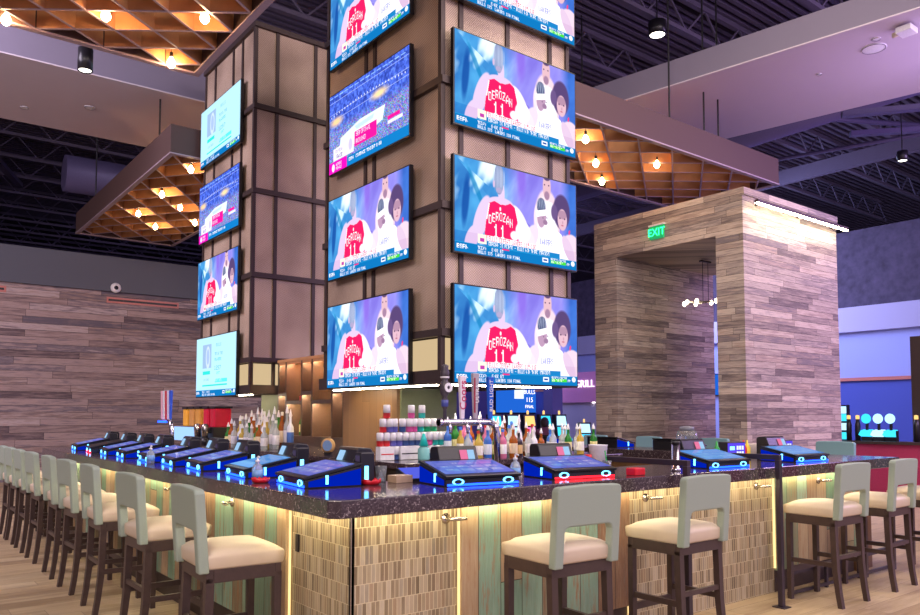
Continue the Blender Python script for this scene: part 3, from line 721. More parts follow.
w2(B().box(2.5, 2.54, 2.6, 4.6, 1.758, 1.769), tw).build('light_strip', M['led_under'], tw)
tw = tower((XA+.03, 6.9, 0), 1.68, 2.05, 'rear mesh-clad screen tower at the left, behind the near one')
w2(B().box(2.86, 3.6, 6.87, 7.45, 1.07, 1.77), tw).build('green_core', M['green_wall'], tw)
w2(B().box(2.5, 2.54, 7.0, 8.9, 1.758, 1.769), tw).build('light_strip', M['led_under'], tw)
def make_tv(label):
    t = thing('television', label, 'television')
    B().box(-TW/2, TW/2, 0, .045, 0, TH).build('bezel', M['bezel'], t, bevel=.004)
    B().box(-.3, .3, .045, .05, .25, .7).build('bracket', M['black'], t)
    s = bpy.data.objects.new('screen', PIC['game']); COL.objects.link(s); s.parent = t; s.location = (0, -.003, .015)
    return t
tv0 = None
def tv(loc, rz, pic, label, group):
    global tv0
    if tv0 is None: tv0 = make_tv(label); t = tv0; t.location = loc; t.rotation_euler = (0, 0, rz); t['group'] = group
    else: t = dup(tv0, loc, rz, label, group)
    [c for c in t.children if c.name.startswith('screen')][0].data = PIC[pic]
zt = [1.77, 2.995, 4.215, 5.45]
nmz = ['lowest', 'second from the bottom', 'third from the bottom', 'topmost']
for k, z in enumerate(zt):
    tv((3.33, YA-.078, z), 0, 'game', 'television with basketball close-up, %s on near tower right face' % nmz[k], 'televisions on the right face of the near tower')
for k, z in enumerate(zt):
    tv((XA-.078, 3.67, z), -pi/2, ['game', 'game', 'arena', 'game'][k], 'television with %s, %s on near tower left face' % (['basketball close-up', 'basketball close-up', 'wide arena view', 'basketball close-up'][k], nmz[k]), 'televisions on the left face of the near tower')
for k, z in enumerate(zt):
    tv((XA-.048, 8.08, z-.02), -pi/2, ['odds', 'game', 'arena', 'odds'][k], 'television with %s, %s on the rear tower' % (['pale blue info page', 'basketball close-up', 'wide arena view', 'pale blue info page'][k], nmz[k]), 'televisions on the rear tower')

# ------------------------------------------------------------ back bar
bb = thing('back_bar_counter', 'granite-topped back bar island standing beneath the screen towers', 'counter', (0, 0, 0))
B().box(1.82, 4.6, 2.1, 9.4, 1.02, 1.07).build('granite_top', M['granite'], bb, bevel=.004)
B().box(1.92, 4.5, 2.2, 9.3, 0, 1.02).build('cabinet_body', M['blackwood'], bb)
sh = thing('display_shelf', 'warmly lit wooden cubby shelf with bottles between the two towers', 'shelf', (2.83, 0, 0))
B().box(.30, .34, 4.95, 6.8, 1.2, 2.21).build('back_panel', planks('honey_back_panel', (0,0,1), (1,1,0), 3, .09, [rgb(206,160,104), rgb(226,182,124), rgb(196,150,98)], mortar=.001, rough=.45, grain=(1.5, 40), graina=.4, gapcol=rgb(150,110,70)), sh)
ysx = [4.95, 5.24, 5.78, 6.08, 6.56, 6.8]
for i, y in enumerate(ysx): B().box(0, .3, y-.02, y+.02, 1.2, 2.21).build('divider', M['blackwood'], sh)
B().box(-.01, .3, 4.93, 6.82, 1.16, 1.2).build('bottom_board', M['blackwood'], sh); B().box(-.01, .3, 4.93, 6.82, 2.21, 2.25).build('top_board', M['cloudwood'], sh)
B().box(0, .32, 4.93, 6.82, 1.07, 1.16).build('plinth', M['blackwood'], sh)
for i in range(5):
    z = 1.66 if i % 2 else 1.78
    B().box(0, .3, ysx[i]+.02, ysx[i+1]-.02, z-.015, z+.015).build('shelf_board', M['blackwood'], sh)
    B().box(.03, .05, ysx[i]+.03, ysx[i+1]-.03, 2.195, 2.205).build('light_strip', M['led_shelf'], sh); B().box(0, .02, ysx[i]+.02, ysx[i+1]-.02, 2.175, 2.21).build('valance', M['cloudwood'], sh)
    B().box(.03, .05, ysx[i]+.03, ysx[i+1]-.03, z-.025, z-.016).build('light_strip', M['led_shelf'], sh); B().box(0, .02, ysx[i]+.02, ysx[i+1]-.02, z-.035, z-.015).build('valance', M['blackwood'], sh)

# bottles
def gl(name, c, tr=.5, rough=.1): return plain(name, c, rough, noise=0, alpha=tr)
BG = {'clear': gl('clear_glass', rgb(225,232,232), .6), 'green': gl('green_glass', rgb(60,150,60), .4), 'amber': gl('amber_liquor', rgb(196,110,40), .45),
      'dark': plain('dark_glass', rgb(50,34,40), .15), 'blue': plain('blue_glass', rgb(60,110,200), .15), 'yellow': gl('yellow_liquor', rgb(226,196,90), .35), 'pink': gl('pink_liquor', rgb(230,130,170), .3), 'white': plain('frosted_white_glass', rgb(230,232,236), .3)}
lab_c = {'clear': rgb(220,216,220), 'green': rgb(230,220,150), 'amber': rgb(226,206,170), 'dark': rgb(216,180,120), 'blue': rgb(220,228,240), 'yellow': rgb(240,236,226), 'pink': rgb(240,240,244), 'white': rgb(70,110,180)}
PROTO = {}
def bottle(kind, loc, h, r, where, group, spout=True, capc=None):
    key = (kind, spout, capc)
    lab = '%s bottle%s %s' % ({'clear': 'clear glass', 'green': 'green glass', 'amber': 'amber', 'dark': 'dark glass', 'blue': 'blue', 'yellow': 'pale yellow', 'pink': 'pink', 'white': 'frosted white'}[kind], ' with pour spout' if spout else ' without spout', where)
    if key not in PROTO:
        t = thing('liquor_bottle', lab, 'bottle', loc, 0, group)
        B().lathe([(.0, 0), (.9, 0), (1, .03), (1, .58), (.9, .66), (.42, .76), (.36, .80), (.36, .96), (.40, .965), (.40, 1.0), (.0, 1.0)], n=14).build('glass', BG[kind], t, smooth=True)
        B().lathe([(1.02, .16), (1.02, .5)], n=14).build('label', plain('label_'+kind, lab_c[kind], .6, noise=.15, scale=6), t, smooth=True)
        if spout:
            B().lathe([(.0, .96), (.44, .97), (.50, 1.0), (.30, 1.09), (.12, 1.18), (0, 1.2)], n=10).build('pour_spout', M['white'], t, smooth=True)
        else:
            B().lathe([(.0, .93), (.42, .94), (.42, 1.04), (0, 1.05)], n=10).build('cap', plain('cap', capc or rgb(40, 40, 60), .4), t, smooth=True)
        PROTO[key] = t
    else: t = dup(PROTO[key], loc, random.uniform(0, 6), lab, group)
    t.scale = (r, r, h); t.location = loc
    return t
kinds = ['clear', 'amber', 'clear', 'green', 'white', 'yellow', 'dark', 'clear', 'pink', 'amber', 'blue', 'clear']
g1 = 'liquor bottles behind the beer taps on the back bar'
spots = []
for r_ in range(3):
    for k in range(10):
        spots.append((2.62+k*.105+random.uniform(-.015, .015)+.03*(r_ % 2), 2.24+r_*.17+random.uniform(-.02, .02), r_))
for i, (x, y, r_) in enumerate(spots):
    kd = kinds[(i*5+r_*3) % 12]
    bottle(kd, (x, y, 1.07), .25+.05*r_+random.uniform(-.02, .03), .038+random.uniform(-.003, .004), 'in the cluster behind the beer taps', g1, i % 3 != 1, rgb(200,40,40) if i % 2 else rgb(60,120,220))
for i, (x, y) in enumerate([(3.74, 2.28), (3.84, 2.42), (3.92, 2.24), (4.02, 2.38), (4.12, 2.26), (4.22, 2.4), (4.30, 2.24), (3.98, 2.52), (4.16, 2.56)]):
    bottle(['clear', 'blue', 'green', 'clear', 'yellow', 'clear', 'green', 'white', 'clear'][i], (x, y, 1.07), .27, .038, 'at the back bar right end', 'bottles at the right end of the back bar', True)
g2 = 'liquor bottles crowded on the left end of the back bar'
for i in range(30):
    r_ = i // 10; k = i % 10
    bottle(['clear', 'yellow', 'clear', 'amber', 'white', 'clear', 'green'][i*3 % 7], (2.0+r_*.17+random.uniform(-.02, .02), 5.35+k*.13+.05*(r_ % 2), 1.07), .28+.07*r_+random.uniform(-.03, .03), .042, 'crowded on the back bar left end', g2, i % 4 != 2, rgb(230,230,220))
bottle('green', (2.97, 6.32, 1.202), .30, .045, 'with a yellow label on the lower left lit shelf', None, False, rgb(200,30,30))
bottle('white', (2.97, 5.33, 1.202), .33, .042, 'on the lower right lit shelf', None, False, rgb(40,50,110))
b_ = B().lathe([(0, 0), (.06, 0), (.062, .06), (.02, .08), (.014, .3), (.035, .36), (.014, .42), (.02, .46), (0, .47)], n=14).build('decanter', M['red'], smooth=True, loc=(2.98, 6.30, 1.677))
tag(b_, 'slender red and pink decanter on the upper left lit shelf', 'decanter')

# seltzer cans
def can(loc, c, lab, cache={}):
    if lab not in cache:
        t = thing('beverage_can', lab, 'can', loc, 0, 'white cans stacked on the back bar')
        B().lathe([(0, .002), (.026, 0), (.032, .01), (.032, .055), (.0325, .055)], n=14).build('lower_band', plain('can_band', c, .35), t, smooth=True)
        B().lathe([(.0322, .05), (.0322, .115), (.027, .124), (.026, .122), (0, .120)], n=14).build('can_body', M['white'], t, smooth=True)
        cache[lab] = t; return t
    return dup(cache[lab], loc, random.uniform(0, 6))
CC = {'red': rgb(226,50,60), 'indigo': rgb(110,110,200), 'navy': rgb(60,90,150), 'pink': rgb(236,96,170), 'teal': rgb(40,190,180), 'green': rgb(30,170,110)}
def cl(c, row): return '%s-banded white can in the %s of the back bar can stack' % (c, row)
z0 = 1.072
for q, c in enumerate(['red', 'red', 'indigo', 'indigo', 'navy', 'navy', 'navy', 'pink', 'pink', 'teal', 'teal', 'green']):
    can((1.90+q*.068, 2.62, z0+.125), CC[c], cl(c, 'middle row'))
bx = {}
for q, (x, w) in enumerate(((1.955, .15), (2.25, .30))):
    t = thing('can_carton', ['small white can carton at the left foot of the can stack', 'long white can carton under the middle of the can stack'][q], 'carton', (x, 2.62, z0))
    B().box(-w/2, w/2, -.04, .04, 0, .123).build('box', M['white'], t, bevel=.003)
    B().box(-w/2+.01, w/2-.01, -.042, -.04, .05, .06).build('printed_stripe', [M['red'], M['black']][q], t)
for q, x in enumerate((2.07, 2.46, 2.53, 2.60, 2.67)): can((x if q else 2.067, 2.62, z0), CC['navy'], cl('navy', 'bottom row'))
for q, c in enumerate(['red', 'indigo', 'indigo', 'navy', 'pink', 'pink', 'teal', 'green', 'green']):
    can((1.93+[0, 1.0, 1.75, 3.0, 4.1, 4.85, 5.9, 7.0, 8.1][q]*.07, 2.62, z0+.251), CC[c], cl(c, 'upper row'))
for x, c in ((1.97, 'red'), (2.24, 'pink'), (2.36, 'teal')): can((x, 2.62, z0+.377), CC[c], cl(c, 'very top'))
t = thing('spray_bottle', 'teal-topped clear spray bottle in front of the can stack', 'bottle', (2.24, 2.42, 1.07))
B().lathe([(0, 0), (.05, 0), (.055, .02), (.055, .1), (.03, .13), (0, .13)], n=16).build('bottle_body', gl('teal_liquid', rgb(150,220,215), .3), t, smooth=True)
B().lathe([(0, .13), (.045, .13), (.012, .24), (0, .245)], n=16).build('cone_top', basic('teal_plastic', 30, 200, 190), t, smooth=True)

# ------------------------------------------------------------ beer taps
def handle(style, x, par):
    h = {'ornate': .34, 'white': .28, 'grey': .30, 'blue': .28}[style]
    if style == 'ornate':
        o = B().lathe([(0, 0), (.011, 0), (.012, .06), (.02, .08), (.022, .12), (.014, .14), (.03, .165), (.033, .2), (.028, .235), (.016, .245), (.028, .265), (.03, .30), (.022, .325), (.026, .34), (.01, .35), (0, .35)], n=14).build('tap_handle', plain('ornate_handle', rgb(70,62,70), .4, noise=.3, scale=60), par, smooth=True)
        B().lathe([(0, .07), (.0225, .08), (.0245, .12), (0, .13)], n=14).build('blue_figure', basic('tap_navy', 70, 80, 150), o, smooth=True)
        B().lathe([(0, .25), (.029, .262), (.031, .27), (0, .28)], n=14).build('white_cap', M['white'], o, smooth=True)
        r = B().lathe([(.012, 0), (.03, 0), (.03, .006), (.012, .006)], n=20, axis='y', ring=True).build('badge', M['white'], o); r.location = (0, -.043, .2)
    else:
        m = {'white': basic('tap_white', 228, 216, 224), 'grey': basic('tap_grey', 170, 160, 168), 'blue': basic('tap_blue', 24, 90, 200)}[style]
        o = B().hexa([(-.014, -.01, 0), (.014, -.01, 0), (.014, .01, 0), (-.014, .01, 0)], [(-.026, -.014, h), (.026, -.014, h), (.026, .014, h), (-.026, .014, h)]).build('tap_handle', m, par, bevel=.004)
        if style == 'white': text_mesh('lettering', 'Coors', .075, basic('tap_magenta', 190, 20, 90), o, (0, -.0155, h*.55), (pi/2, -pi/2, 0), .001)
        if style == 'blue': text_mesh('lettering', 'BUD LIGHT', .042, M['white'], o, (0, -.0155, h*.55), (pi/2, -pi/2, 0), .001)
        if style == 'grey':
            B().box(-.02, -.008, -.0155, -.012, .04, h-.03).build('stripe', basic('tap_maroon', 150, 40, 60), o)
            text_mesh('lettering', 'ULTRA', .04, M['white'], o, (.008, -.0155, h*.55), (pi/2, -pi/2, 0), .001)
    o.location = (x, 0, .03)
    return o
t = thing('beer_tap_tower', 'chrome pipe beer tower with four tall tap handles behind the near corner machines', 'beer tap', (1.58, .66, 1.07))
B().tube([(.02, 0, 0), (.02, 0, .28), (.008, 0, .325), (-.02, 0, .352), (-.06, 0, .362), (-.46, 0, .362), (-.47, 0, .362)], .022, 14).build('pipe', M['chrome'], t, smooth=True)
B().lathe([(0, 0), (.045, 0), (.045, .012), (.024, .016), (0, .016)], (.02, 0, 0), 20).build('flange', M['chrome'], t, smooth=True)
B().lathe([(0, 0), (.027, 0), (.03, .01), (.027, .03), (0, .03)], (-.47, 0, .362), 16, 'x').build('end_cap', M['chrome'], t, smooth=True)
for x, s_ in ((-.42, 'ornate'), (-.28, 'white'), (-.17, 'grey'), (-.04, 'blue')):
    B().tube([(x, 0, .362), (x, -.05, .362), (x, -.06, .33), (x, -.06, .29)], .009, 10).build('faucet', M['chrome'], t, smooth=True)
    h = handle(s_, x, t); h.location = (x, 0, .385)
t = thing('beer_tap_tower', 'distant beer tower with pink, white, red and blue handles by the left wall', 'beer tap', (.74, 4.95, 1.07))
B().tube([(.0, -.16, 0), (.0, -.16, .28), (0, -.14, .32), (0, -.08, .34), (0, .2, .34)], .024, 12).build('pipe', M['chrome'], t, smooth=True)
B().box(-.03, -.024, -.06, .22, .33, .35).build('lit_edge', M['blue_led'], t)
for k, c in enumerate(((240, 180, 190), (230, 225, 230), (200, 40, 60), (225, 215, 235), (50, 90, 210))):
    o = B().hexa([(-.01, -.014, 0), (.01, -.014, 0), (.01, .014, 0), (-.01, .014, 0)], [(-.012, -.032, .3), (.012, -.032, .3), (.012, .032, .3), (-.012, .032, .3)]).build('tap_handle', plain('tap_color', rgb(*c), .35), t, bevel=.003)
    o.location = (0, .17-k*.07, .365)

# ------------------------------------------------------------ bar-top gaming machines (patron at -y)
M['box_screen'] = emit('box_screen', rgb(150,190,225), 1.0, False); M['box_pink'] = emit('box_pink', rgb(230,120,160), .9, False)
def make_game(label, gp, boxed='right', led='blue_led', side='blue_side'):
    t = thing('gaming_machine', label, 'gaming machine')
    pr = [(-.17, .0), (.17, .0), (.17, .115), (-.17, .045)]
    B().prism(pr, 'x', -.25, .25).build('cabinet', M['black'], t, bevel=.004)
    for sx in (-1, 1):
        a, b = sorted((sx*.2505, sx*.2535))
        B().prism([(-.15, .008), (.165, .008), (.165, .102), (-.15, .038)], 'x', a, b).build('side_light', M[side], t)
        B().box(sx*.2535-.004, sx*.2535+.004, -.05, -.035, .02, .07).build('led_slot', M['cyan_led'], t)
    # screen bezel
    ang = atan2(.07, .34)
    B().box(-.255, .255, -.185, .18, 0, .016).xf(Matrix.Translation((0, 0, .083)) @ Matrix.Rotation(ang, 4, 'X')).build('bezel', M['bezel'], t, bevel=.004)
    s = bpy.data.objects.new('screen', gp); COL.objects.link(s); s.parent = t
    s.rotation_euler = (ang-pi/2, 0, 0); s.location = (0, -.14*cos(ang)-.008, .083+.0172-.14*sin(ang))
    B().box(-.24, .24, -.175, -.168, .004, .016).build('front_glow', M[led], t)
    for sx in (-.17, .17):
        m = B().lathe([(.021, 0), (.03, 0), (.03, .008), (.021, .008)], n=20, ring=True); m.v = [(a*1.25, c*1.0-.004, b*.62) for a, b, c in m.v]
        m.v = [(a+sx, -.171-b, c+.027) for a, b, c in m.v]
        m.build('button_ring', M['cyan_led'], t)
    if boxed != 'none':
        x0, x1 = (-.2, .1) if boxed == 'left' else (-.11, .17)
        bx = B().prism([(.17, 0), (.31, 0), (.31, .19), (.295, .21), (.22, .215), (.205, .20), (.17, .115)], 'x', x0, x1).build('bill_box', M['black'], t, bevel=.006)
        m = [(.1715, .125), (.2015, .195)]
        def face(u0, u1, xa, xb, name, mat):
            p = lambda u, o: (m[0][0]+(m[1][0]-m[0][0])*u-.92*o, m[0][1]+(m[1][1]-m[0][1])*u+.39*o)
            B().prism([p(u0, .0), p(u1, .0), p(u1, .006), p(u0, .006)], 'x', xa, xb).build(name, mat, bx)
        if boxed == 'left':
            face(.05, .95, x0+.06, x0+.14, 'card_display', M['box_screen'])
            B().box(.102, .19, .19, .28, 0, .19).build('ticket_column', M['black'], t, bevel=.008)
            B().box(.188, .192, .215, .24, .03, .11).build('led_bar', M['cyan_led'], t)
            B().box(.12, .175, .186, .19, .135, .17).build('label_plate', M['duct'], t)
        else:
            face(.1, .9, x1-.13, x1-.08, 'card_display', M['box_pink']); face(.1, .9, x1-.075, x1-.03, 'card_display', M['box_screen'])
    return t
GG = {}
def game(kind, loc, rz, label, group, side='right'):
    key = (kind, side)
    if key not in GG:
        t = make_game(label, GC if kind == 'cyan' else GP, side, 'red_led' if kind in ('red', 'dark') else 'blue_led', 'bezel' if kind == 'dark' else 'blue_side')
        if kind == 'dark':
            for c in t.children:
                if c.name.startswith('screen'): c.data = c.data.copy(); c.data.materials.clear(); c.data.materials.append(M['bezel'])
        GG[key] = t; t.location = loc; t.rotation_euler = (0, 0, rz); t['group'] = group
        return t
    return dup(GG[key], loc, rz, label, group)
gr = 'gaming machines set into the right bar top'; gll = 'gaming machines along the left bar top'
g = game('blue', (1.12, .36, 1.07), radians(-9), 'blue-lit gaming machine on the right bar top nearest the corner', gr)
g = game('red', (1.95, .33, 1.07), radians(-9), 'gaming machine with red glow under its front, second from the corner on the right', gr)
game('cyan', (3.55, .32, 1.07), radians(-4), 'cyan-screened gaming machine between the two black service rails', gr)
game('cyan', (4.82, .32, 1.07), radians(-4), 'cyan-screened gaming machine just right of the second service rail', gr)
for (y, k, l) in ((.86, 'blue', 'nearest the corner'), (1.70, 'cyan', 'bright cyan screen, second from the corner'), (2.52, 'blue', 'third from the corner'),
                  (3.15, 'blue', 'fourth from the corner'), (3.82, 'blue', 'fifth from the corner'), (4.6, 'blue', 'sixth from the corner'), (5.25, 'blue', 'seventh from the corner'),
                  (5.9, 'dark', 'unlit screen, second from the far end'), (6.65, 'blue', 'farthest away at the left end')):
    game(k, (.37, y, 1.07), radians(-90-7), 'gaming machine on the left bar top, ' + l, gll, 'left')
# ones on the inner far side
for i, (x, y, l) in enumerate(((5.85, 3.35, 'right of the white straw bucket'), (5.85, 4.5, 'left of the white straw bucket'), (5.85, 2.3, 'behind the clear water jug'))):
    game('blue', (x, y, 1.07), radians(90), 'gaming machine on the far bar side, ' + l, 'gaming machines on the far side of the bar', 'none')

# ------------------------------------------------------------ small things on the counter
def sanitizer(loc, label, s=1):
    t = thing('sanitizer_bottle', label, 'bottle', loc)
    B().lathe([(0, 0), (.03, 0), (.033, .008), (.033, .075), (.024, .1), (.012, .11), (.012, .118), (0, .118)], n=18).build('bottle_body', gl('gel_plastic', rgb(225,235,245), .7), t, smooth=True)
    B().lathe([(.0335, .02), (.0335, .07)], n=18).build('label', basic('blue_label', 120, 165, 215), t, smooth=True)
    B().lathe([(0, .118), (.014, .118), (.014, .13), (.005, .132), (.005, .15), (0, .15)], n=12).tube([(0, 0, .15), (0, -.012, .152), (0, -.03, .148)], .005, 8).build('pump', M['white'], t, smooth=True)
    t.scale = (s, s, s); return t
sanitizer((.17, 1.28, 1.07), 'clear pump bottle of blue gel on the left bar top between two machines')
sanitizer((.16, 3.48, 1.07), 'small distant clear pump bottle on the far left bar top')
sanitizer((1.53, .40, 1.07), 'clear pump bottle on the right bar top between the two near machines', 1.05)
def ashtray(loc, label, s=1):
    m = B().lathe([(0, 0), (.045, 0), (.058, .012), (.062, .035), (.055, .035), (.048, .014), (0, .012)], n=24)
    for i, v in enumerate(m.v):
        if v[2] > .03 and int(math.degrees(atan2(v[1], v[0]))//15) % 3 == 0: m.v[i] = (v[0], v[1], v[2]-.012)
    o = m.build('ashtray', M['red'], smooth=True); o.location = loc; o.scale = (s, s, s)
    return tag(o, label, 'ashtray')
ashtray((.60, .64, 1.07), 'red plastic ashtray on the corner of the bar top')
ashtray((.14, 1.16, 1.07), 'red ashtray on the left bar top beside the clear pump bottle', .9)
o = B().box(-.055, .055, -.04, .04, 0, .05).build('coaster_caddy', M['red'], bevel=.006, loc=(2.40, .14, 1.07)); tag(o, 'bright red caddy on the right bar top left of the first service rail', 'caddy')
o = B().lathe([(0, 0), (.03, 0), (.036, .1), (.033, .1), (.028, .004), (0, .004)], n=20).build('plastic_cup', M['glass'], smooth=True, loc=(.72, .72, 1.07)); tag(o, 'clear upside plastic cup beside the red ashtray on the bar corner', 'cup')
o = B().box(-.06, .06, -.05, .05, 0, .045).build('napkin_stack', basic('kraft_napkins', 190, 160, 130), bevel=.003, loc=(.82, .66, 1.07)); tag(o, 'stack of brown napkins behind the plastic cup on the bar corner', 'napkins')
t = thing('straw_bucket', 'white plastic bucket with ribbed sides on the inner bar behind the red machine', 'bucket', (2.56, .62, 1.07)); t.scale = (1.12, 1.12, 1.3)
B().lathe([(0, 0), (.045, 0), (.062, .14), (.066, .145), (.058, .145), (.042, .006), (0, .006)], n=22).build('bucket', M['white'], t, smooth=True)
for i, (x, c) in enumerate(((2.36, 'red'), (2.43, 'red'))):
    o = B().lathe([(0, 0), (.022, 0), (.026, .12), (.023, .12), (.02, .004), (0, .004)], n=16).build('drink_cup', M[c], smooth=True, loc=(x, .6, 1.07)); tag(o, ['red cup left of another beside the white bucket', 'red cup touching the white bucket side'][i], 'cup')
t = thing('straw_cup', 'clear cup with one green straw left of the red caddy', 'cup', (2.36, .36, 1.07))
B().lathe([(0, 0), (.026, 0), (.032, .09), (.029, .09), (.024, .004), (0, .004)], n=18).build('cup', M['glass'], t, smooth=True)
B().tube([(.01, 0, .01), (-.02, 0, .16)], .004, 8).build('straw', basic('green_straw', 20, 170, 80), t, smooth=True)
t = thing('glass_cylinder', 'tall chrome and glass cylinder on the bar behind the first service rail', 'dispenser', (2.93, .2, 1.07))
B().lathe([(0, 0), (.034, 0), (.034, .02), (.03, .022), (.03, .2), (0, .2)], n=20).build('tube', M['chrome'], t, smooth=True)
B().lathe([(0, .2), (.033, .2), (.033, .215), (0, .22)], n=20).build('cap', M['black'], t, smooth=True)
t = thing('water_jug', 'large clear ribbed water jug with grey lid beyond the first service rail', 'jug', (3.74, .68, 1.07)); t.scale = (1.1, 1.1, 1.15)
B().lathe([(0, 0), (.075, 0), (.08, .02), (.078, .08), (.082, .1), (.08, .2), (.07, .24), (0, .24)], n=22).build('jug', M['glass'], t, smooth=True)
B().lathe([(0, .24), (.055, .24), (.055, .27), (.02, .275), (0, .275)], n=22).build('lid', basic('grey_lid', 120, 120, 128), t, smooth=True)
for i, (x, l) in enumerate(((3.96, 'purple-lit card terminal with white digits left of the red and yellow caddy'), (4.78, 'purple-lit card terminal with white digits beside the plank archway base'))):
    t = thing('card_terminal', l, 'terminal', (x+.42, .62, 1.07), radians(-6))
    B().box(-.12, .12, 0, .1, .02, .17).build('housing', M['black'], t, bevel=.005)
    B().box(-.115, .115, -.004, 0, .03, .16).build('face_panel', emit('violet_panel', rgb(90, 70, 225), 1.0, False), t)
    for k in range(3): 
        for j in range(2): B().box(.0+k*.034, .024+k*.034, -.006, -.004, .05+j*.05, .085+j*.05).build('digit_block', M['screen_white'], t)
    B().box(-.09, -.03, -.006, -.004, .1, .13).build('lit_logo', M['cyan_led'], t)
    B().box(-.1, .1, .02, .08, 0, .02).build('foot', M['black'], t)
for i, (x, y, c, l) in enumerate(((4.62, .66, (240, 210, 60), 'yellow bottle beside a violet card terminal on the inner bar'), (4.56, .66, (220, 30, 40), 'red bottle beside a violet card terminal on the inner bar'), (4.14, .66, (40, 160, 60), 'green squeeze bottle left of the violet card terminal'))):
    o = B().lathe([(0, 0), (.026, 0), (.028, .01), (.028, .11), (.012, .14), (.006, .18), (0, .18)], n=14).build('squeeze_bottle', plain('squeeze_color', rgb(*c), .35), smooth=True, loc=(x, y, 1.07)); tag(o, l, 'bottle')
o = B().box(-.12, .12, -.02, .02, 0, .14).build('menu_holder', M['cream'], loc=(4.86, .74, 1.07), bevel=.003); tag(o, 'cream menu box standing behind the violet terminals', 'menu')
t = thing('pos_terminal', 'flat tablet with purple screen on the inner bar left of the corner machine', 'tablet', (1.02, .70, 1.07), radians(-8))
B().hexa([(-.14, -.1, .0), (.14, -.1, .0), (.14, .1, .0), (-.14, .1, .0)], [(-.14, -.1, .02), (.14, -.1, .02), (.14, .1, .075), (-.14, .1, .075)]).build('body', M['black'], t)
B().hexa([(-.13, -.092, .0225), (.13, -.092, .0225), (.13, .092, .0737), (-.13, .092, .0737)], [(-.13, -.092, .0245), (.13, -.092, .0245), (.13, .092, .0757), (-.13, .092, .0757)]).build('display', emit('tablet_screen', rgb(86,96,220), .9, False), t)
# clock-like gauge by the shelf
t = thing('bar_clock', 'small round gold-rimmed clock between the two near machine boxes', 'clock', (1.95, 3.7, 1.07), radians(-60))
B().lathe([(0, 0), (.075, 0), (.075, .03), (0, .03)], (0, 0, .1), 28, 'y').build('case', basic('gold_rim', 210, 170, 110, metal=.4), t, smooth=True)
B().lathe([(0, -.003), (.055, -.003), (.055, 0), (0, 0)], (0, 0, .1), 28, 'y').build('dial', basic('dial_blue', 120, 150, 190), t)
B().box(-.04, .04, 0, .04, 0, .04).build('stand', M['black'], t)

# juice and slush dispensers on the far end of the back bar
def dispenser(y, c, label, x=2.12):
    t = thing('drink_dispenser', label, 'drink dispenser', (x, y, 1.07), -pi/2)
    B().box(-.1, .1, -.12, .15, 0, .24).build('base', M['black'], t, bevel=.008)
    B().box(-.09, .09, -.1, .14, .24, .5).build('bowl', plain('juice', rgb(*c), .25, noise=.1, scale=12, emis=rgb(*c), es=.12), t, bevel=.02)
    B().box(-.1, .1, -.11, .15, .5, .53).build('lid', M['black'], t)
    B().box(-.02, .02, -.15, -.12, .16, .24).build('spigot', M['black'], t)
    return t
for i, (y, c, l) in enumerate(((7.15, (190, 20, 50), 'red slush dispenser nearest the bottle cluster'), (7.42, (200, 24, 56), 'red slush dispenser second from the bottle cluster'),
                  (7.75, (206, 140, 60), 'brown juice dispenser just left of the red ones'), (8.02, (198, 134, 66), 'brown juice dispenser in the middle of the brown ones'), (8.29, (232, 160, 50), 'orange juice dispenser farthest left'))): dispenser(y, c, l)
t = thing('soda_station', 'glowing white-blue soda station below the juice dispensers', 'soda machine', (1.62, 6.35, .9)); t.location = (1.0, 5.0, 0)
t.location = (1.885, 7.9, 1.07)
B().box(-.06, .02, -.45, .42, .05, .24).build('lit_front', emit('soda_glow', rgb(150,190,255), 1.2, False), t)
B().box(-.06, .06, -.47, .44, 0, .05).build('tray', M['steel'], t)
for k in range(2):
    t = thing('mixer', ['stainless blender jar left of its twin below the red slush dispensers', 'stainless blender jar right of its twin below the red slush dispensers'][k], 'blender', (1.9, 7.38-k*.3, 1.07))
    B().lathe([(0, 0), (.06, 0), (.055, .1), (0, .1)], n=16).build('motor', M['black'], t, smooth=True)
    B().lathe([(0, .1), (.04, .1), (.052, .27), (.03, .29), (0, .29)], n=16).build('jar', M['steel'], t, smooth=True)

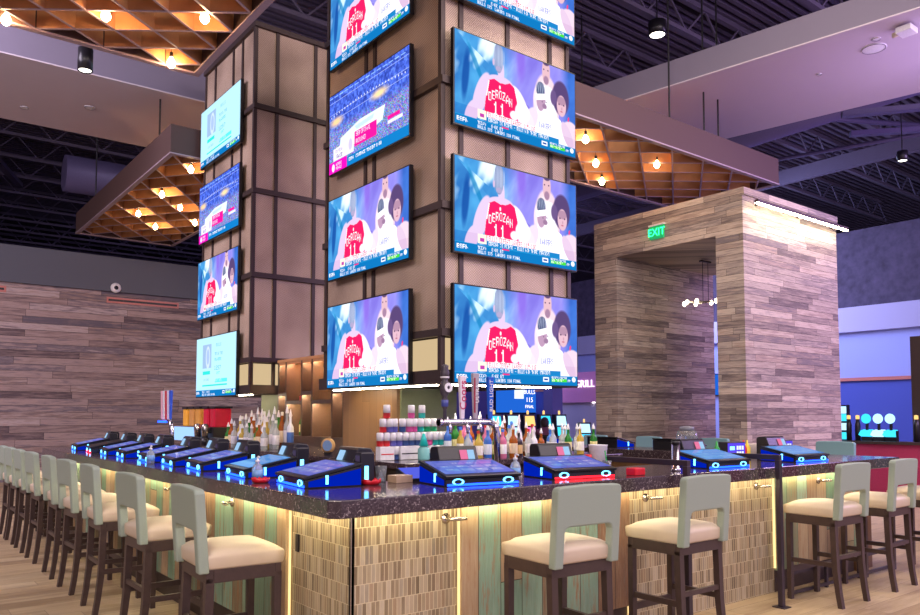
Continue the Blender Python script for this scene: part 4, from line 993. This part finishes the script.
# ------------------------------------------------------------ hanging grid canopies
ZC = 5.65
def cloud(x0, x1, y0, y1, label, rods, grid, wires):
    t = thing('hanging_grid_canopy', label, 'ceiling canopy', (x0, y0, ZC))
    w = x1-x0; l = y1-y0; T = .06; H = .48
    for nme, a in (('fascia', (0, w, 0, T)), ('fascia', (0, w, l-T, l)), ('fascia', (0, T, T, l-T)), ('fascia', (w-T, w, T, l-T))):
        B().box(*a, .02, H).build(nme, M['cloudfascia'], t)
        B().box(a[0]-(.01), a[1]+.01, a[2]-.01, a[3]+.01, 0, .02).build('rim', M['cloudrim'], t)
    def clip(c, s):   # line y = s*x + c inside the frame
        pts = []
        a0, a1, b0, b1 = T, w-T, T, l-T
        for x in (a0, a1):
            y = s*x+c
            if b0 <= y <= b1: pts.append((x, y))
        for y in (b0, b1):
            x = (y-c)/s
            if a0 < x < a1: pts.append((x, y))
        pts.sort()
        return (pts[0], pts[-1]) if len(pts) >= 2 and (Vector(pts[-1])-Vector(pts[0])).length > .12 else None
    s0, dc, c1, c2 = grid
    for s, cc in ((s0, c1), (-s0, c2)):
        for k in range(-40, 40):
            q = clip(cc+k*dc, s)
            if q:
                z = .15 if s > 0 else .1495
                B().bar((q[0][0], q[0][1], z), (q[1][0], q[1][1], z), .022, .24).build('grid_board', M['cloudwood'], t)
                B().bar((q[0][0], q[0][1], z-.125), (q[1][0], q[1][1], z-.125), .026, .01).build('board_edge', M['cloudrim'], t)
    for y in wires: B().box(.05, w-.05, y-y0-.012, y-y0+.012, .44, .462).build('wire_channel', M['black'], t)
    for (x, y) in rods:
        B().tube([(x-x0, y-y0, H-.02), (x-x0, y-y0, 3.1)], .015, 8).build('hanging_rod', M['black'], t)
    return t
cloud(-1.1, 1.34, -1.2, 6.0, 'large wood grid canopy overhead at the top left corner', [(.2, 5.0)], (.73, .50, 6.17, 8.13), (5.87, 5.13, 4.54, 5.81))
cloud(1.95, 4.15, 9.02, 15.9, 'wood grid canopy hanging beyond the rear tower on the left', [(2.0, 9.8), (2.05, 14.5)], (1.37, .9, .03, .03), (9.63, 11.46, 12.17, 13.18, 14.1, 13.2))
cloud(5.0, 11.2, 3.95, 6.15, 'wood grid canopy hanging right of the near tower above the archway', [(8.06, 3.99), (8.98, 3.99), (6.2, 6.0), (9.43, 4.02), (8.3, 6.05)], (.73, .61, -1.01, 1.366), (4.52, 5.18, 5.78, 4.59))
bulb0 = None
def bulb(x, y, label, group, z=ZC+.02):
    global bulb0
    if bulb0 is None:
        t = thing('pendant_bulb', label, 'light bulb', (x, y, z), 0, group)
        B().lathe([(0, -.085), (.02, -.08), (.042, -.055), (.048, -.03), (.04, 0), (.022, .03), (.016, .045), (0, .045)], n=16).build('glass_bulb', M['bulb'], t, smooth=True)
        B().lathe([(0, .045), (.02, .045), (.022, .1), (.01, .11), (0, .11)], n=12).build('socket', M['black'], t, smooth=True)
        B().tube([(0, 0, .11), (0, 0, .43)], .004, 6).build('cord', M['black'], t)
        bulb0 = t; return t
    return dup(bulb0, (x, y, z), None, label, group)
gA = 'bulbs of the overhead left canopy'; gB = 'bulbs of the canopy beyond the rear tower'; gC = 'bulbs of the canopy right of the near tower'
for x, y, l in ((-.73, 5.87, 'leftmost bulb of the top left canopy, at the edge of the photo'), (.08, 5.13, 'bulb second from the left in the top left canopy'),
                (.91, 4.54, 'rightmost bulb of the top left canopy'), (.96, 5.81, 'lowest hanging-looking bulb near the corner of the top left canopy')): bulb(x, y, 'glowing ' + l, gA)
for x, y, l in ((2.48, 9.63, 'topmost'), (2.55, 11.46, 'second from the top'), (3.12, 12.17, 'right-middle'), (2.59, 13.18, 'left lower'), (3.2, 14.1, 'lowest'), (3.77, 13.2, 'rightmost, beside the television')):
    bulb(x, y, 'glowing bulb of the small left canopy, ' + l, gB)
for x, y, l in ((6.71, 4.52, 'nearest the television, highest'), (7.67, 5.18, 'second down beside the television'), (8.5, 5.78, 'lowest'), (8.51, 4.59, 'farthest right')):
    bulb(x, y, 'glowing bulb of the right canopy, ' + l, gC)

# ------------------------------------------------------------ plank archway
ar = thing('plank_archway', 'massive square archway clad in weathered grey-brown planks right of the bar', 'archway', (0, 0, 0))
X0, X1, Y0, Y1, ZT, ZO = 8.97, 11.98, 3.32, 6.4, 5.05, 4.36
B().box(X0, X1, Y0, 3.81, 0, ZO).build('pier', M['portalwood'], ar)
B().box(X0, X1, 5.87, Y1, 0, ZO).build('pier', M['portalwood'], ar)
B().box(X0, X1, Y0, Y1, ZO, ZT-.12).build('lintel', M['portalwood'], ar)
B().box(X0-.004, X1+.004, Y0-.03, Y1, ZT-.12, ZT).build('top_cap', M['portalwood'], ar)
B().box(X0+.05, X0+.07, Y0-.0, Y0+.001, 0.0, .01).build('base_pin', M['frame'], ar)
t = thing('wall_wash_light', 'thin linear light washing the top of the archway right face', 'light fixture', (9.1, 3.16, 4.78))
B().box(0, 2.95, -.03, .03, .012, .06).build('housing', M['frame'], t)
B().box(0, 2.95, -.026, .026, 0, .012).build('lens', emit('wash_lens', (1, .86, .55, 1), 45), t)
for x in (.2, 1.5, 2.7): B().box(x, x+.04, .03, .158, .03, .05).build('bracket', M['frame'], t)
t = thing('exit_sign', 'green lit EXIT sign on the left face of the archway', 'exit sign', (8.955, 4.94, 4.52), -pi/2); t.scale = (.88, .9, .95)
B().box(-.17, .17, -.03, .0, 0, .24).build('housing', M['exit_panel'], t, bevel=.004)
B().box(-.19, .19, -.04, .01, .24, .27).build('mount', M['white'], t)
text_mesh('lettering', 'EXIT', .2, M['exit_green'], t, (0, -.034, .118), (pi/2, 0, 0), .003)
t = thing('chandelier', 'modern branching chandelier with small glowing globes inside the archway', 'chandelier', (10.4, 4.98, 3.55)); t.scale = (.7, .7, .95)
B().box(-.2, .2, -.05, .05, .78, .81).build('canopy_plate', M['black'], t)
B().tube([(-.12, 0, .78), (-.12, 0, .02)], .008, 8).build('stem', M['black'], t); B().tube([(.12, 0, .78), (.12, 0, .0)], .008, 8).build('stem', M['black'], t)
for k, (a, b_) in enumerate((((-.35, .42, -.02), (.3, -.4, .03)), ((-.1, .5, .04), (.2, -.5, .0)), ((-.4, 0, 0), (.4, .1, .03)), ((.2, .45, .02), (-.2, -.45, -.02)))):
    m = B().tube([a, b_], .012, 8).build('arm', M['steel'], t, smooth=True)
    for q, p in enumerate((a, b_)):
        g = B().lathe([(0, -.05), (.035, -.035), (.05, 0), (.035, .035), (0, .05)], p, 12).build('globe', M['lamp_globe'] if 'lamp_globe' in M else M.setdefault('lamp_globe', emit('lamp_globe', (1, .85, .6, 1), 10)), m, smooth=True)
# ceiling fittings
def downlight(loc, label, r=.09, h=.3, rod=1.5, strength='lamp_white'):
    t = thing('cylinder_downlight', label, 'ceiling light', loc)
    B().lathe([(0, .02), (r*.86, .02), (r*.86, 0), (r, 0), (r, h), (0, h)], n=20).build('housing', M['black'], t, smooth=True)
    B().lathe([(0, .012), (r*.82, .012), (r*.82, .02), (0, .02)], n=20).build('lens', M[strength], t)
    B().tube([(0, 0, h), (0, 0, h+rod)], .012, 6).build('rod', M['black'], t)
downlight((.42, 7.75, 6.1), 'black cylinder downlight hanging below the left pale soffit', .095, .3, .85)
downlight((9.42, 5.23, 8.4), 'round lit downlight high in the dark ceiling above the right canopy', .16, .25, .7)
downlight((15.5, 13.4, 6.5), 'small lit downlight between the near tower and the archway', .2, .3, 2.5)
downlight((14.6, 3.2, 6.6), 'small distant downlight in the dark ceiling right of the archway', .1, .2, 2.5)
downlight((-3.0, 14.4, 7.0), 'tiny distant downlight in the dark ceiling at the far left', .1, .2, 2.2)
def disc(loc, r, label, name='ceiling_speaker', cat='speaker', mat='white'):
    t = thing(name, label, cat, loc)
    B().lathe([(0, -.012), (r*.9, -.012), (r, -.006), (r, 0), (0, 0)], n=28).build('grille', M[mat], t, smooth=True)
    B().lathe([(r*.88, -.016), (r*.94, -.016), (r*.94, -.01), (r*.88, -.01)], n=28, ring=True).build('ring', M['gypside'], t)
disc((9.62, 1.57, 6.8), .17, 'large round flush speaker in the right pale soffit')
disc((9.82, 2.48, 6.8), .04, 'small round sensor in the right pale soffit', 'smoke_sensor', 'sensor')
disc((9.35, 1.42, 6.8), .06, 'small round sensor between the large speaker and the projector', 'smoke_sensor', 'sensor')
disc((1.14, 10.9, 6.8), .09, 'small round disc in the left pale soffit nearest the grid', 'smoke_sensor', 'sensor')
disc((.25, 11.6, 6.8), .07, 'small round disc in the left pale soffit, the farther left one', 'smoke_sensor', 'sensor')
t = thing('projector', 'small white projector under the right soffit at the top right edge', 'projector', (9.30, 1.0, 6.69))
B().box(-.12, .12, -.1, .1, 0, .08).build('body', M['white'], t, bevel=.01)
B().lathe([(0, 0), (.035, 0), (.035, .08), (0, .08)], (-.0, .1, .04), 16, 'y').build('lens_tube', M['cream'], t, smooth=True)
B().box(-.02, .02, -.02, .02, .08, .11).build('mount', M['white'], t)
t = thing('wall_camera', 'small white round camera on the dark wall band above the plank cladding', 'camera', (2.92, 16.22, 4.53))
B().lathe([(0, 0), (.12, 0), (.12, -.03), (.07, -.06), (0, -.06)], n=22, axis='y').build('ring', M['white'], t, smooth=True)
B().lathe([(0, -.06), (.05, -.06), (.045, -.075), (0, -.08)], n=18, axis='y').build('dome', M['black'], t, smooth=True)
for n_, (x, z, w, l) in enumerate(((3.59, 4.24, 1.7, 'orange-edged linear air slot high on the left plank wall below the camera'), (-.2, 4.28, 1.7, 'orange-edged linear air slot at the left edge of the plank wall'))):
    t = thing('linear_vent', l, 'vent', (x, 16.3, z))
    B().box(-w/2, w/2, -.02, 0, -.07, .07).build('frame', M['orange_trim'], t); B().box(-w/2+.04, w/2-.04, -.024, -.02, -.025, .025).build('slot', M['black'], t)

# ------------------------------------------------------------ casino background
t = thing('video_wall', 'big blue sports screen wall with white captions under the near tower television', 'screen', (21.5, 21.9, 1.55))
B().box(-1.7, 1.75, 0, .08, 0, 1.2).build('panel_frame', M['black'], t)
B().box(-1.66, 1.71, -.01, 0, .04, 1.16).build('display', M['screen_blue'], t)
B().box(-.6, -.05, -.02, -.01, .65, 1.1).build('bright_window', M['screen_white'], t)
for i, (x, s_) in enumerate(((.3, 'BULLS'), (1.15, 'LAKERS'))):
    text_mesh('caption', s_, .26, M['sign_white'], t, (x, -.02, .95), (pi/2, 0, 0)); text_mesh('caption', ['115', '110'][i], .3, M['sign_white'], t, (x, -.02, .6), (pi/2, 0, 0)); text_mesh('caption', 'FINAL', .2, M['sign_white'], t, (x, -.02, .3), (pi/2, 0, 0))
struct(B().box(15.3, 15.75, 13.9, 14.3, 0, 6.5).build('trim_6', plain('lavender_column', rgb(92,86,150), .8)))
def slot(loc, rz, label, group, top='slot_screen', low='slot_amber', s=1):
    key = (top, low)
    if key not in SL:
        t = thing('slot_machine', label, 'slot machine', loc, rz, group)
        B().box(-.28, .28, -.1, .4, 0, .72).build('cabinet', M['black'], t, bevel=.01)
        B().hexa([(-.28, -.22, .72), (.28, -.22, .72), (.28, .4, .72), (-.28, .4, .72)], [(-.27, -.2, .78), (.27, -.2, .78), (.27, .4, .82), (-.27, .4, .82)]).build('button_deck', M[low], t)
        B().hexa([(-.26, .02, .8), (.26, .02, .8), (.26, .4, .8), (-.26, .4, .8)], [(-.26, .16, 1.5), (.26, .16, 1.5), (.26, .4, 1.5), (-.26, .4, 1.5)]).build('head', M['black'], t, bevel=.01)
        B().hexa([(-.21, .02, .86), (.21, .02, .86), (.21, .03, .86), (-.21, .03, .86)], [(-.21, .08, 1.12), (.21, .08, 1.12), (.21, .1, 1.12), (-.21, .1, 1.12)]).build('lower_screen', M[low], t)
        B().hexa([(-.22, .075, 1.17), (.22, .075, 1.17), (.22, .1, 1.17), (-.22, .1, 1.17)], [(-.19, .135, 1.45), (.19, .135, 1.45), (.19, .16, 1.45), (-.19, .16, 1.45)]).build('top_screen', M[top], t)
        B().lathe([(0, 1.5), (.04, 1.5), (.04, 1.6), (0, 1.62)], (0, .28, 0), 12).build('candle_lamp', M['slot_amber'], t)
        SL[key] = t; t.scale = (s*.78, s*.78, s); return t
    t = dup(SL[key], loc, rz, label, group); t.scale = (s*.78, s*.78, s); return t
SL = {}
gs = 'slot machines in the row far behind the bar'
for i, x in enumerate((12.25, 12.9, 13.55, 14.2, 14.85)):
    slot((x, 13, 0), radians(-12), 'slot machine far behind the bar, %s' % ['left end of the row', 'second from the left of the row', 'left of the seated person', 'right of the seated person', 'right end of the row'][i], gs,
         ['slot_cyan', 'slot_screen', 'slot_amber', 'slot_cyan', 'slot_screen'][i], ['slot_amber', 'slot_screen', 'slot_pink', 'slot_amber', 'slot_cyan'][i])
slot((13.9, 11.2, 0), radians(-30), 'slot machine with a blue screen just left of the far wall column', gs, 'slot_screen', 'slot_cyan', .85)
# seated person with back to camera
pt = thing('person', 'person in a maroon top seated at the distant slot machines', 'person', (12.72, 11.6, 0), radians(-38))
sk = bpy.data.meshes.new('body')
V = [(0, 0, .62), (0, 0, .85), (0, .02, 1.05), (0, .03, 1.14), (0, .05, 1.26), (.19, .02, 1.04), (.27, .16, .82), (.22, .38, .80), (-.19, .02, 1.04), (-.27, .16, .82), (-.22, .38, .80),
     (.1, .05, .60), (.16, .42, .60), (.16, .46, .15), (.16, .56, .05), (-.1, .05, .60), (-.16, .42, .60), (-.16, .46, .15), (-.16, .56, .05)]
E_ = [(0,1),(1,2),(2,3),(3,4),(2,5),(5,6),(6,7),(2,8),(8,9),(9,10),(0,11),(11,12),(12,13),(13,14),(0,15),(15,16),(16,17),(17,18)]
RR = [.15,.15,.13,.06,.1,.07,.05,.035,.07,.05,.035,.1,.08,.05,.04,.1,.08,.05,.04]
sk.from_pydata(V, E_, []); ob = bpy.data.objects.new('body', sk); COL.objects.link(ob); ob.parent = pt; sk.materials.append(plain('maroon_cloth', rgb(122,70,92), .8))
md = ob.modifiers.new('skin', 'SKIN'); 
for i, r in enumerate(RR): sk.skin_vertices[0].data[i].radius = (r, r)
sk.skin_vertices[0].data[0].use_root = True
ob.modifiers.new('subd', 'SUBSURF').levels = 2; ob.modifiers['subd'].render_levels = 2
B().lathe([(0, 1.12), (.07, 1.14), (.11, 1.22), (.115, 1.3), (.09, 1.38), (.04, 1.42), (0, 1.425)], (0, .035, 0), 16).build('hair', plain('dark_brown_hair', rgb(58,40,44), .6, bump=.3), pt, smooth=True)
t = thing('gaming_chair', 'dark casino chair under the seated person', 'chair', (12.72, 11.6, 0), radians(-38))
B().box(-.25, .25, -.2, .25, .42, .5).build('seat', M['black'], t, bevel=.02); B().lathe([(0, 0), (.22, 0), (.2, .03), (.035, .05), (.035, .42), (0, .42)], n=16).build('pedestal', M['steel'], t, smooth=True)
# grill facade
t = thing('restaurant_sign', 'red-violet fascia with white GRILL lettering left of the archway', 'sign', (17, 14.0, 1.9), -pi/2)
B().box(-1.6, 1.6, 0, .5, 0, 1.0).build('fascia', basic('rose_fascia', 226, 150, 206), t)  # brighter rose colour stands in for the light on the fascia
text_mesh('lettering', 'BAR & GRILL LOUNGE', .34, M['sign_white'], t, (.12, -.02, .6), (pi/2, 0, 0), .01)
B().lathe([(0, -.01), (.06, -.01), (.06, 0), (0, 0)], (.2, .1, -.0), 16).build('soffit_light', M['lamp_white'], t)
B().box(-1.6, 1.6, .1, .5, -1.9, 0).build('front_wall', M['purplewall'], t)
# slot topper beside archway
t = thing('slot_topper', 'gold, white and blue flame-shaped casino display left of the archway', 'casino display', (11.9, 8.6, 0), radians(-50))
B().box(-.25, .25, 0, .4, 0, 1.1).build('cabinet', M['black'], t, bevel=.01)
for k, (x, c, h) in enumerate(((-.2, 'blue_led', .28), (-.08, 'slot_screen', .34), (.04, 'slot_amber', .5), (.14, 'slot_pink', .4), (.24, 'slot_cyan', .36))):
    B().prism([(x-.05, 1.1), (x+.05, 1.1), (x+.06, 1.1+h*.6), (x, 1.1+h), (x-.06, 1.1+h*.6)], 'y', .1, .16).build('flame', M[c] if c != 'blue_led' else M['screen_blue'], t)
# half wall with terminals to the right
hw = thing('half_wall', 'long maroon half wall with a dark ledge right of the archway', 'half wall', (13.4, 0, 0))
B().box(0, .3, -8, 5.2, 0, .93).build('panel', M['redcounter'], hw); B().box(-.08, .4, -8, 5.2, .93, .98).build('ledge', M['frame'], hw)
def pod(y, label, top, low, x=13.6, h=.62):
    t = thing('betting_terminal', label, 'slot machine', (x, y, .98), -pi/2)
    B().box(-.1, .1, 0, .12, 0, .2).build('foot', M['black'], t)
    B().hexa([(-.1, -.12, .12), (.1, -.12, .12), (.1, .1, .05), (-.1, .1, .05)], [(-.1, -.02, .2), (.1, -.02, .2), (.09, .1, .22), (-.09, .1, .22)]).build('deck', M[low], t)
    B().lathe([(.0, -.02), (.075, -.02), (.095, 0), (.075, .02), (0, .02)], (0, 0, .43), 20, 'y').build('round_screen', M[top], t, smooth=True)
    B().box(-.02, .02, .02, .06, .15, .42).build('neck', M['black'], t)
for i, (y, tp, lw) in enumerate(((3.62, 'slot_cyan', 'slot_cyan'), (3.40, 'slot_screen', 'slot_screen'), (3.18, 'slot_screen', 'slot_cyan'))):
    pod(y, 'round-headed cyan gaming terminal on the half wall, %s of three' % ['left', 'middle', 'right'][i], tp, lw)
t = thing('tower_display', 'tall narrow cyan and white display right beside the archway', 'casino display', (13.6, 4.08, .98), -pi/2)
B().box(-.1, .1, 0, .12, 0, .7).build('cabinet', M['black'], t)
for z in (.02, .2, .38, .53): B().box(-.085, .085, -.006, 0, z, z+.14).build('panel', M['slot_cyan' if z in (.02, .38) else 'slot_screen'], t)
for i, (y, l) in enumerate(((3.95, 'dark casino candle pole with yellow lamp next to the tall cyan display'), (3.78, 'dark casino candle pole with yellow lamp left of the round terminals'), (2.72, 'dark casino pole with yellow lamp at the right edge'))):
    t = thing('candle_pole', l, 'lamp', (13.6, y, .98))
    B().lathe([(0, 0), (.05, 0), (.05, .3), (.03, .42), (0, .42)], n=14).build('pole', M['black'], t, smooth=True); B().lathe([(0, .42), (.035, .42), (.035, .49), (0, .5)], n=14).build('lamp', M['slot_amber'], t, smooth=True)
t = thing('dark_column', 'dark brown square column at the right edge of the photo', 'column', (14.2, 2.7, 0))
B().box(0, .5, -.6, .32, 0, 3.0).build('shaft', M['frame'], t)
for i, (y, l) in enumerate(((2.2, 'teal casino chair behind the right end of the bar'), (1.0, 'teal casino chair farther right behind the bar stools'))):
    t = thing('casino_chair', l, 'chair', (8.3, y-2.0, 0), radians(70))
    B().box(-.25, .25, -.22, .25, .5, .6).build('seat', M['teal_fabric'], t, bevel=.02); B().box(-.25, .25, -.28, -.22, .55, 1.0).build('backrest', M['teal_fabric'], t, bevel=.02); B().lathe([(0, 0), (.22, 0), (.2, .03), (.035, .05), (.035, .5), (0, .5)], n=16).build('pedestal', M['blackmetal'], t, smooth=True)
t = thing('wall_television', 'small blue television seen through the archway', 'television', (20, 11.45, 2.1), -pi/2)
B().box(-.42, .42, 0, .06, 0, .72).build('bezel', M['black'], t); B().box(-.39, .39, -.006, 0, .03, .69).build('screen', M['screen_blue'], t); B().box(-.25, .05, -.012, -.006, .15, .55).build('player', M['screen_white'], t)
struct(B().box(20.06, 20.3, 10.2, 12.6, 0, 2.95).build('trim_7', M['bluewall']))
t = thing('neon_strip', 'vertical red and white neon strip seen through the archway', 'neon light', (17.5, 10.05, .0))
B().box(-.05, .05, -.08, .08, .8, 2.0).build('tube', M['neon_red'], t); B().box(-.06, .0, -.2, -.1, .8, 2.0).build('white_tube', M['sign_white'], t); B().box(0, .3, -.3, .1, 0, 2.05).build('housing', M['black'], t)
